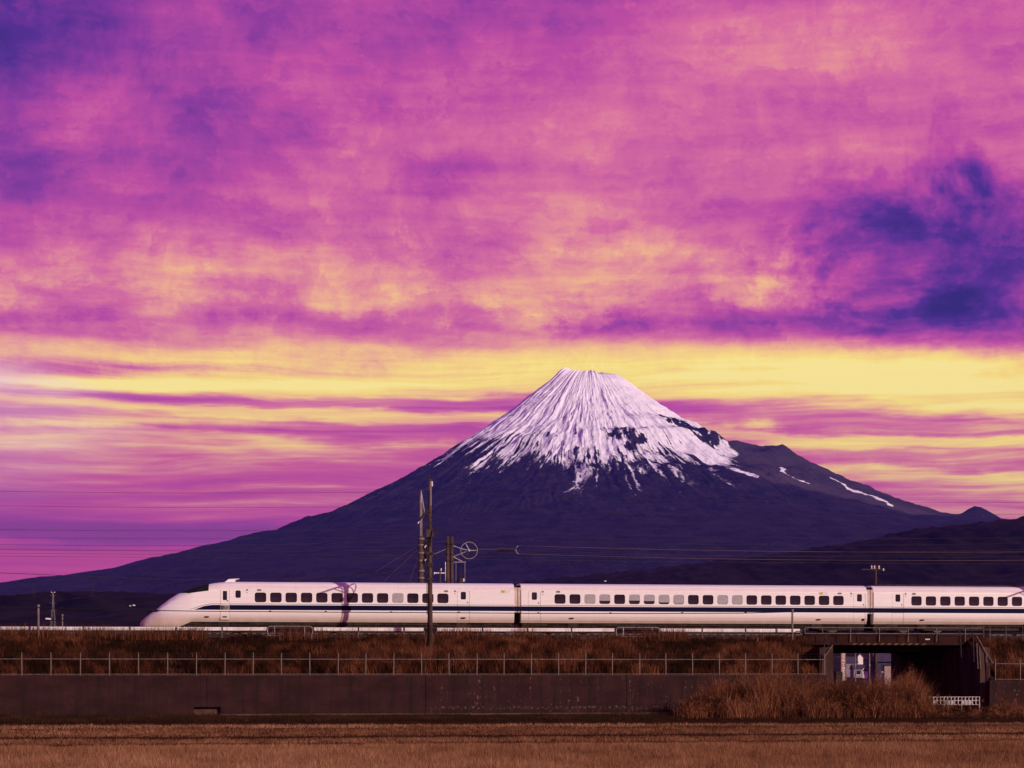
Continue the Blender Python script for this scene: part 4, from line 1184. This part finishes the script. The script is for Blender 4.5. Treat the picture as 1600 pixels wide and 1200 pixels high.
# braces at the left corner
MB().tube([(U(1288, 8.6), -8.6, Z(1055, 1288, 8.6)), (U(1288, 8.6), -8.6, Z(1008, 1288, 8.6)), (U(1294, 8.6), -8.6, Z(984, 1294, 8.6))], .035, 5).build('stanchion', M_steeldark, br)
MB().tube([(U(1287, 8.7), -8.7, Z(1028, 1287, 8.7)), (U(1301, 8.7), -8.7, Z(1008, 1301, 8.7))], .04, 5).build('brace', M_post, br)
MB().tube([(U(1288, 8.65), -8.65, Z(990, 1288, 8.65)), (U(1295, 8.65), -8.65, Z(1010, 1295, 8.65))], .03, 5).build('brace', M_steeldark, br)
# stair rails on the right corner
st = empty('stair_railing', 0, 0, 0); tag(st, 'pale sloping stair railing at the right side of the underpass', 'railing')
sr = lambda p, y_, d=8.4: (U(p, d), -d, Z(y_, p, d))
MB().tube([sr(1526, 994), sr(1532, 1004), sr(1541, 1020), sr(1552, 1037)], .032, 6).build('handrail', M_post, st)
MB().tube([sr(1524, 1000, 8.0), sr(1538, 1026, 8.0), sr(1549, 1045, 8.0)], .028, 6).build('handrail', M_steeldark, st)
for a, b, mt in (((1526, 1005), (1528, 1045), M_post), ((1530, 1010), (1532, 1045), M_post), ((1541, 1022), (1544, 1063), M_post), ((1520, 988), (1522, 1035), M_steeldark), ((1500, 988), (1502, 1027), M_steeldark)):
    MB().tube([sr(*a), sr(*b)], .032, 6).build('post', mt, st)
MB().tube([sr(1497, 985), sr(1500, 988)], .03, 5).build('hook', M_steeldark, st); MB().tube([sr(1517, 985), sr(1520, 988)], .03, 5).build('hook', M_steeldark, st)
# thin railing on the bank to the right
rr_ = empty('bank_railing', 0, 0, 0); tag(rr_, 'thin dark railing on the bank at the right edge', 'railing')
dr2 = 4.5
for y_ in (978.5, 990): MB().tube([(U(1536, dr2), -dr2, Z(y_, 1536, dr2)), (U(1900, dr2), -dr2, Z(y_, 1570, dr2) - .2)], .02, 5).build('rail', M_steeldark, rr_)
for p in (1537, 1547, 1572, 1598, 1640, 1690): MB().tube([(U(p, dr2), -dr2, 4.5), (U(p, dr2), -dr2, Z(978.5, 1560, dr2))], .022, 5).build('post', M_post, rr_)
# road and canal floor through the underpass
o = place(MB().box(UGL - .5, UGR + .5, -9.2, 30, -.4, .012).build('road', material('asphalt', (.035, .030, .030), (.055, .047, .045), 6, 5, .95, bump=.3))); tag(o, kind='structure')

# dark cabinet and upright sign seen through the underpass
ds = -24.0
cb = empty('cabinet', U(1310, ds), ds, 0); tag(cb, 'dark upright cabinet beside the signboard in the underpass', 'cabinet')
MB().box(-.28, .28, -.25, .25, 0, Z(1051, 1311, ds)).build('case', M_under, cb); MB().box(-.31, .31, -.28, .28, Z(1051, 1311, ds) + .002, Z(1050, 1311, ds) + .02).build('lid', M_steeldark, cb)
sg = empty('signboard', U(1317.5, ds), ds, 0); tag(sg, 'tall narrow signboard with white characters seen under the bridge', 'sign')
hw2 = .20; sz0, sz1 = Z(1064, 1317, ds), Z(1017, 1317, ds)
MB().box(-hw2, hw2, -.04, .04, sz0, sz1).build('board', material('sign_board', (.28, .13, .10), (.34, .17, .13), 4, 3, .6), sg)
MB().box(-.05, .05, .05, .12, -.1, sz1).build('post', M_steeldark, sg)
M_char = material('sign_white', (.80, .76, .72), (.86, .84, .80), 6, 2, .5)
# upright column of eight characters, drawn with brush-like strokes (h: bars, v: stems, as shares of the cell)
GL = [[(.1, .85, .9, .95), (.45, .2, .55, .85), (.05, .05, .95, .16)], [(.1, .8, .9, .9), (.1, .45, .9, .55), (.45, .05, .55, .9), (.2, .05, .8, .14)],
      [(.1, .85, .9, .95), (.1, .1, .2, .85), (.8, .1, .9, .85), (.3, .5, .7, .6), (.45, .1, .55, .5)], [(.05, .7, .95, .8), (.4, .05, .52, .95), (.1, .1, .35, .2), (.65, .1, .9, .2)],
      [(.2, .75, .8, .86), (.15, .05, .27, .75), (.45, .05, .57, .75), (.75, .05, .87, .75)], [(.05, .8, .95, .92), (.3, .45, .7, .55), (.05, .05, .95, .15), (.44, .1, .56, .8)],
      [(.1, .1, .22, .9), (.78, .1, .9, .9), (.22, .78, .78, .9), (.22, .44, .78, .54), (.22, .1, .78, .2)], [(.1, .1, .22, .92), (.78, .1, .9, .92), (.22, .8, .78, .92), (.22, .46, .78, .56), (.22, .1, .78, .2), (.45, .2, .55, .8)]]
cellh = (sz1 - sz0) / 8.2
for k, g in enumerate(GL):
    zc = sz1 - .04 - (k + 1) * cellh; ch = MB()
    for x0, z0, x1, z1 in g: ch.box(-.15 + .30 * x0, -.15 + .30 * x1, -.052, -.041, zc + z0 * cellh * .86, zc + z1 * cellh * .86)
    tag(ch.build('character', M_char, sg), kind='stuff')

# ------------------------------------------------------------------ houses beyond the underpass
M_hwall = material('house_white', (.74, .70, .66), (.82, .79, .76), .6, 4, .8)
M_hgrey = material('house_grey', (.20, .18, .22), (.27, .24, .29), .6, 4, .8)
M_roof = material('roof_tile', (.045, .040, .060), (.08, .07, .10), 2, 4, .6)
M_dk = material('dark_timber', (.030, .022, .022), (.05, .036, .034), 2, 4, .8)
def XY(px, Y): return (px - 800) / FPX * Y
def ZY(py, Y): return HC + (HOR - py) / FPX * Y
def house(label, px, Y, wpx, base, eave, ridge, gable_front, wallm, depth=7.0, rot=0.0, win=True):
    w = wpx / FPX * Y; z0, ze, zr = ZY(base, Y), ZY(eave, Y), ZY(ridge, Y)
    h = bpy.data.objects.new('house', None); col.objects.link(h); h.location = (XY(px, Y), Y, z0); h.rotation_euler = (0, 0, rot)
    tag(h, label, 'house'); H, R = ze - z0, zr - z0
    if gable_front:
        MB().prism([(-w / 2, -.5), (w / 2, -.5), (w / 2, H), (0, R), (-w / 2, H)], 0, depth).build('wall', wallm, h)
        for s in (-1, 1): MB().prism([(0, R + .05), (s * (w / 2 + .3), H - .15), (s * (w / 2 + .3), H + .05), (0, R + .28)], -.4, depth + .4).build('roof', M_roof, h)
    else:
        MB().box(-w / 2, w / 2, 0, depth, -.5, H).build('wall', wallm, h)
        MB().prism_x([(-.5, H + .003), (depth + .5, H + .003), (depth / 2, R)], -w / 2 - .3, w / 2 + .3).build('roof', M_roof, h)
    if win:
        wd = MB().box(-.22 * w, .16 * w, -.03, .05, H * .52, H * .82).build('window', M_glass, h)
        MB().box(-.25 * w, .19 * w, -.06, -.031, H * .82, H * .86).build('frame', M_dk, wd)
        MB().box(-.25 * w, .19 * w, -.06, -.031, H * .48, H * .52).build('sill', M_hwall, wd)
    return h
house('grey house with dark roof and window seen under the bridge', 1342, 560, 16, 1064, 1045, 1038, False, M_hgrey, 6)
house('white gabled house front beside the grey house under the bridge', 1351.5, 545, 7.5, 1063, 1046, 1041, True, M_hwall, 5, -.25)
house('tall white gable with pointed top seen just below the bridge deck', 1344.5, 640, 8, 1060, 1026, 1021, True, M_hwall, 8, .0, False)
house('long low pale house with purple roof behind the white gable', 1331, 600, 18, 1060, 1036, 1026, False, M_hgrey, 8, 0, False)
house('narrow white house partly hidden behind the utility pole', 1367, 520, 9, 1063, 1048, 1040, True, M_hwall, 6, .2)
house('dark blue building with low roof seen below the bridge girder', 1383, 330, 24, 1066, 1034, 1018, False, material('blue_siding', (.030, .032, .085), (.045, .048, .12), 1, 4, .7), 9)
pl_ = bpy.data.objects.new('concrete_pillar', None); col.objects.link(pl_); pl_.location = (XY(1388, 152), 152, 0); tag(pl_, 'pale square concrete pillar standing beyond the underpass', 'pillar')
MB().box(-.34, .34, 0, .5, -.2, ZY(1040.6, 152)).build('shaft', material('pillar_concrete', (.30, .21, .19), (.38, .28, .26), 2, 4, .85), pl_)
MB().box(-.37, .37, -.03, .53, ZY(1040.6, 152) + .002, ZY(1040, 152) + .02).build('cap', M_abut, pl_)
for px_, Y_, top, lab in ((1358.5, 260, 1005, 'slim grey pole standing among the houses under the bridge'), (1336.5, 400, 1000, 'thin distant pole left of the tall white gable')):
    p = bpy.data.objects.new('slim_pole', None); col.objects.link(p); p.location = (XY(px_, Y_), Y_, 0); tag(p, lab, 'pole')
    MB().tube([(0, 0, -.2), (0, 0, ZY(top, Y_))], [.12, .08], 8).build('shaft', M_conc, p); MB().tube([(0, 0, ZY(1040, Y_)), (0, 0, ZY(1040, Y_) + .12)], .15, 8).build('band', M_steel, p)
# white balustrade in the reeds
dw_ = 10.3
bal = empty('white_railing', U(1488, dw_), dw_, 0); tag(bal, 'low white railing half hidden in the reeds before the underpass', 'railing')
b0, b1 = U(1447, dw_) - U(1488, dw_), U(1530, dw_) - U(1488, dw_); bz1, bz0 = Z(1089, 1488, dw_), Z(1101, 1488, dw_)
M_bal = material('railing_white', (.30, .27, .26), (.46, .43, .42), 3, 5, .6)
for zz in (bz1, (bz0 + bz1) / 2 + .02, bz0): MB().box(b0, b1, -.025, .025, zz - .022, zz + .022).build('rail', M_bal, bal)
nb = 15
for k in range(nb + 1):
    x = b0 + (b1 - b0) * k / nb
    MB().box(x - .03, x + .03, -.055, -.026, (0.0 if k % 5 == 0 else bz0 - .02), bz1 + .03).build('baluster', M_bal, bal)
for k in range(nb):
    if k % 5 in (0, 1, 2): 
        x = b0 + (b1 - b0) * (k + .2) / nb
        MB().box(x, x + .18, -.02, .02, bz0 + .05, (bz0 + bz1) / 2 - .02).build('panel', M_bal, bal)

# ------------------------------------------------------------------ power pylons far behind
def pylon(px, Y, top, base, label, w=9.0):
    p = bpy.data.objects.new('power_pylon', None); col.objects.link(p); p.location = (XY(px, Y), Y, 0); tag(p, label, 'pylon', 'distant power pylons')
    zt = ZY(top, Y); zb = ZY(base, Y) - 8; k = w / 2; r = .045 * Y / 900
    for sx_ in (-1, 1):
        for sy in (-1, 1): MB().tube([(sx_ * k, sy * k, zb), (sx_ * .22 * k, sy * .22 * k, zb + (zt - zb) * .72), (sx_ * .12 * k, sy * .12 * k, zt)], r, 4).build('leg', (M_steel if Y < 2000 else M_steeldark), p)
    n = 7
    for i in range(n):
        f0, f1 = i / n, (i + 1) / n; z0, z1 = zb + (zt - zb) * f0, zb + (zt - zb) * f1
        wf = lambda f: k * (1 - .78 * min(1, f / .72))
        MB().tube([(-wf(f0), -wf(f0), z0), (wf(f1), -wf(f1), z1)], r * .6, 4).build('brace', (M_steel if Y < 2000 else M_steeldark), p)
        MB().tube([(wf(f0), -wf(f0), z0), (-wf(f1), -wf(f1), z1)], r * .6, 4).build('brace', (M_steel if Y < 2000 else M_steeldark), p)
    for f in (.62, .78, .94): MB().tube([(-k * 1.1, 0, zb + (zt - zb) * f), (k * 1.1, 0, zb + (zt - zb) * f)], r * .9, 4).build('cross_arm', (M_steel if Y < 2000 else M_steeldark), p)
    for s in (-1, 1): MB().box(s * k * .5 - .2 * Y / 900, s * k * .5 + .2 * Y / 900, -.3, .3, zt - .2, zt + .25 * Y / 900).build('peak_light', (M_porc if Y < 2000 else M_steeldark), p)
pylon(83, 1300, 925.5, 985, 'thin lattice power pylon at the far left, nearest of them', 5)
pylon(52.5, 3300, 912, 926, 'tiny faint pylon farthest to the left on the lower slope', 5)
pylon(144.5, 3300, 907, 925, 'tiny faint pylon between the near pylon and the train nose', 5)
for k, (px_, Y_, py_) in enumerate(((208, 1900, 945), (72, 900, 965.5), (946, 2600, 907.5), (203, 1900, 946))):
    house(['white specks of a distant house just left of the train nose', 'single bright small house at the far left below the pylon', 'tiny pale house just over the roof of the middle car', 'second distant house speck left of the train nose'][k],
          px_, Y_, (1.8, 2.0, 3, 1.4)[k], py_ + .6, py_ - .4, py_ - .9, False, M_hwall, 8, 0, False)
# ------------------------------------------------------------------ grass, reeds, stubble
def blade_material(name, stops, rough=.85, trans=0.0):
    m = bpy.data.materials.new(name); m.use_nodes = True
    t = NT(m.node_tree); b = t.n['Principled BSDF']; b.inputs['Roughness'].default_value = rough; b.inputs['Specular IOR Level'].default_value = .02
    a = t.n.new('ShaderNodeAttribute'); a.attribute_name = 'tint'
    t.put(b.inputs['Base Color'], t.ramp(a.outputs['Fac'], stops))
    return m
def blades(name, label, u, d, z, h, w, lean, tint, mat, segs=2, cat='grass', bend=.35):
    """many thin upright blades as one mesh; u,d,z,h,w,lean,tint are arrays"""
    n = len(u); g = np.random.default_rng(abs(hash(name)) % 1000 + 3 if False else len(name) * 31)
    yaw = g.uniform(-.9, .9, n) + TH
    dirx, diry = np.cos(yaw), np.sin(yaw)
    lx = g.normal(0, 1, n) * lean + .10 * h * 0; ly = g.normal(0, 1, n) * lean
    X = u * CT + d * ST; Y = Y0 + u * ST - d * CT
    def pt(f, s):
        k = f ** 1.7
        ww = w * s * .5
        return np.stack([X + lx * h * k + dirx * ww, Y + ly * h * k + diry * ww, z + h * f * (1 - .12 * k * np.minimum(1, np.abs(lx)))], -1)
    if segs == 1:
        V = np.stack([pt(0, -1), pt(0, 1), pt(1, 0)], 1); F = np.arange(3 * n).reshape(n, 3); per = 3
    else:
        V = np.stack([pt(0, -1), pt(0, 1), pt(.55, -.8), pt(.55, .8), pt(1, 0)], 1); per = 5
        b = np.arange(n)[:, None] * 5
        F = np.concatenate([b + [0, 1, 3], b + [0, 3, 2], b + [2, 3, 4]], 1).reshape(-1, 3)
    me = fast_mesh(name, V.reshape(-1, 3), F, False, {'tint': np.repeat(tint, per)})
    o = link(name, me, mat); tag(o, label, cat, kind='stuff'); return o
M_bankgrass = blade_material('dry_bank_grass', [(0, (.014, .007, .004, 1)), (.30, (.036, .013, .007, 1)), (.65, (.092, .030, .015, 1)), (1, (.20, .080, .039, 1))])
M_reed = blade_material('dry_reed', [(0, (.020, .008, .005, 1)), (.4, (.070, .023, .012, 1)), (.75, (.150, .054, .026, 1)), (1, (.29, .135, .068, 1))])
M_stub = blade_material('rice_stubble', [(0, (.070, .029, .016, 1)), (.4, (.165, .071, .037, 1)), (.75, (.245, .115, .062, 1)), (1, (.36, .200, .115, 1))])
M_verge = blade_material('verge_grass', [(0, (.012, .007, .004, 1)), (.5, (.030, .014, .008, 1)), (1, (.085, .038, .019, 1))])
def bankz(d, off=0.0): return np.interp(d, [b[0] for b in BANK[:-1]], [b[1] for b in BANK[:-1]]) + off * sstep(d, 4.5, 8.6)
def bank_grass(u0, u1, n, off, label, bare=None):
    g = np.random.default_rng(int(u1 * 10) % 97 + 5)
    u = g.uniform(u0, u1, n); d = 4.25 + (8.55 - 4.25) * g.uniform(0, 1, n) ** .95
    dens = fbm(u / 2.2, d / 1.2, 4, 8)
    keep = g.uniform(0, 1, n) < np.clip((dens - .28) * 3.2, .12, 1)
    u, d, dens = u[keep], d[keep], dens[keep]; n = len(u)
    big = fbm(u / 5 + 30, d / 2.5, 4, 18); fine_ = fbm(u / .7, d / .6, 3, 28)
    h = .20 + .95 * big * g.uniform(.45, 1.2, n)
    h *= np.where(d < 5.6, .50, .92)
    tint = np.clip(.10 + 1.3 * (big - .32) + 1.1 * (fine_ - .5) + g.normal(0, .18, n), 0, 1)
    z = bankz(d, off) + (fbm(u / 2.2, d / 1.5, 3, 5) - .5) * .45 * ((d > 4.4) & (d < 8.5)) - .05
    blades('bank_grass', label, u, d, z, h, g.uniform(.014, .040, n), .22, tint, M_bankgrass, 2)
bank_grass(U(-30, 6), UGL - .32, 165000, 0, 'dry reddish brown grass covering the railway bank')
bank_grass(UGR + .7, U(1660, 6), 14000, -.3, 'dry reddish brown grass on the bank right of the underpass')
# taller seed stalks along the crest, in front of the rail
g = np.random.default_rng(77)
n = 9000; u = g.uniform(U(-30, 4), UGL - 1, n)
dn = fbm(u / 3.1, u * 0 + 4.4, 4, 71) + np.where(u < U(420, 4), .10, 0)
k = g.uniform(0, 1, n) < np.clip((dn - .42) * 3.4, .03, 1); u = u[k]; n = len(u)
blades('crest_grass', 'tall dry seed stalks standing along the crest of the bank', u, g.uniform(4.0, 4.9, n), np.full(n, 4.72), g.uniform(.5, 1.28, n) * (.75 + .5 * fbm(u / 4, u * 0, 3, 3)), g.uniform(.014, .028, n), .16, np.clip(g.normal(.60, .2, n), 0, 1), M_bankgrass, 2)
# reeds in front of the wall
RT = [(1056, 1140), (1064, 1112), (1070, 1098), (1080, 1092), (1095, 1084), (1112, 1074), (1140, 1064), (1180, 1060), (1230, 1061), (1270, 1068), (1310, 1071), (1352, 1072), (1385, 1063), (1418, 1060), (1440, 1070), (1458, 1086), (1475, 1106), (1500, 1116), (1528, 1117), (1545, 1108), (1580, 1104), (1610, 1100), (1680, 1100)]
def reeds():
    g = np.random.default_rng(15); n = 60000
    px = g.uniform(1052, 1640, n); d = 10.6 + 9.5 * g.uniform(0, 1, n) ** 1.15
    uu = np.array([U(p, q) for p, q in zip(px, d)]); Yd = np.array([YP(p, q) for p, q in zip(px, d)])
    wob = (fbm(px / 14, d / 1.2, 3, 48) - .5)
    top = 62 * wob - 14 * (g.uniform(0, 1, n) > .93) + np.interp(px + g.normal(0, 7, n) + 26 * (fbm(d / 2.0, px * 0, 3, 49) - .5), [a for a, _ in RT], [b for _, b in RT])
    clump = fbm(uu / 1.3, d / 1.6, 4, 44)
    hmax = HC + (HOR - top) / FPX * Yd
    front = sstep(d, 17.5, 20.1)
    h = hmax * (1 - .62 * front) * (.42 + .62 * g.uniform(0, 1, n) ** .7) * (.75 + .45 * clump)
    keep = (h > .15) & (g.uniform(0, 1, n) < np.clip((clump - .34) * 4.0, .04, 1) * np.where(px > 1470, .55, 1)) & ~((px > 1452) & (px < 1540) & (d > 13.5) & (g.uniform(0, 1, n) < .55))
    px, d, uu, h, clump = px[keep], d[keep], uu[keep], h[keep], clump[keep]; n = len(px)
    big = fbm(uu / 3.5, d / 3, 3, 46)
    right_dark = np.where(px > 1455, -.18, 0)  # darker tint for the reeds on the right
    tint = np.clip(.34 + .9 * (big - .45) + .9 * (clump - .5) + g.normal(0, .22, n) + right_dark, 0, 1)
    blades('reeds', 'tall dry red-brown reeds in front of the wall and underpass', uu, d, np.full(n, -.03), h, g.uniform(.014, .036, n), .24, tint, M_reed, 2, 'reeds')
    # feathery heads
    k = g.uniform(0, 1, n) < .10; m = k.sum()
    L = []
    rep = 7
    uu2 = np.repeat(uu[k], rep) + g.normal(0, .05, m * rep); d2 = np.repeat(d[k], rep) + g.normal(0, .05, m * rep)
    z2 = np.repeat(h[k], rep) * g.uniform(.80, 1.0, m * rep) - .05
    blades('reed_plumes', 'feathery pale heads on the dry reeds', uu2, d2, z2, g.uniform(.10, .24, m * rep), g.uniform(.012, .03, m * rep), .7, np.clip(g.normal(.72, .16, m * rep), 0, 1), M_reed, 1, 'reeds')
reeds()
# dark weedy strip at the foot of the wall
n = 95000; px = g.uniform(-25, 1640, n); d = 9.15 + 11.5 * g.uniform(0, 1, n) ** .9
uu = np.array([U(p, q) for p, q in zip(px, d)])
cl = fbm(uu / 1.8, d / 1.5, 4, 61)
h = (.05 + .26 * cl * g.uniform(.4, 1.3, n)) * np.where(d < 10.0, 1.5, 1)
blades('verge_weeds', 'dark short weeds along the foot of the wall', uu, d, np.full(n, -.04), h, g.uniform(.02, .05, n), .4, np.clip(cl * .9 - .1 + g.normal(0, .15, n), 0, 1), M_verge, 1, 'weeds')
# field
DF0 = 19.5
o = place(MB().grid([[(-110, -9.05 - 5 * k, -.02) for k in range(24)], [(140, -9.05 - 5 * k, -.02) for k in range(24)]]).build('field', M_field)); tag(o, kind='structure')
def field_stubble():
    g = np.random.default_rng(5)
    # rows of photo y for the far edge; density follows distance so that it stays even in the picture
    n = 300000
    yv = 1127 + (1230 - 1127) * g.uniform(0, 1, n) ** 1.05
    Yc = (HC - .16) * FPX / (yv - HOR)
    px = g.uniform(-40, 1640, n)
    X = (px - 800) / FPX * Yc; Yw = Yc + X * TM * .55
    u = X * CT + (Yw - Y0) * ST; d = X * ST - (Yw - Y0) * CT
    dd = d + (fbm(u / 9, d / 5, 3, 93) - .5) * 1.3
    # planting rows run along the wall: furrows left by the harvester are bare
    def furrow(d0, wd, depth): return depth * np.exp(-((dd - d0) / wd) ** 2)
    F1 = furrow(DFUR[0][0], DFUR[0][1], DFUR[0][2])
    for a in DFUR[1:]: F1 = np.maximum(F1, furrow(*a))
    clump = fbm(u / .9, d / 1.4, 4, 95)
    keep = (g.uniform(0, 1, n) > F1) & (dd > DF0)
    near = sstep(dd, DFUR[-1][0] + 1, DFUR[-1][0] + 6)
    h = (.12 + .14 * near) * (.5 + .9 * clump) * g.uniform(.6, 1.35, n) * (1 - .75 * F1)
    big = fbm(u / 14, d / 9, 4, 97)
    tint = np.clip(.52 + .9 * (big - .5) + .7 * (clump - .5) - .10 * near + g.normal(0, .17, n) - .35 * F1, 0, 1)
    k = keep
    blades('rice_stubble', 'short reddish golden rice stubble covering the field', u[k], d[k], np.full(k.sum(), -.03), h[k], (.010 + .016 * g.uniform(0, 1, n))[k], .30, tint[k], M_stub, 1, 'stubble')
def dof(py): return -( (HC - .1) * FPX / (py - HOR) - Y0) * CT
DFUR = [(dof(1134), .8, .55), (dof(1146.5), 1.3, .97), (dof(1157), .9, .85)]
field_stubble()
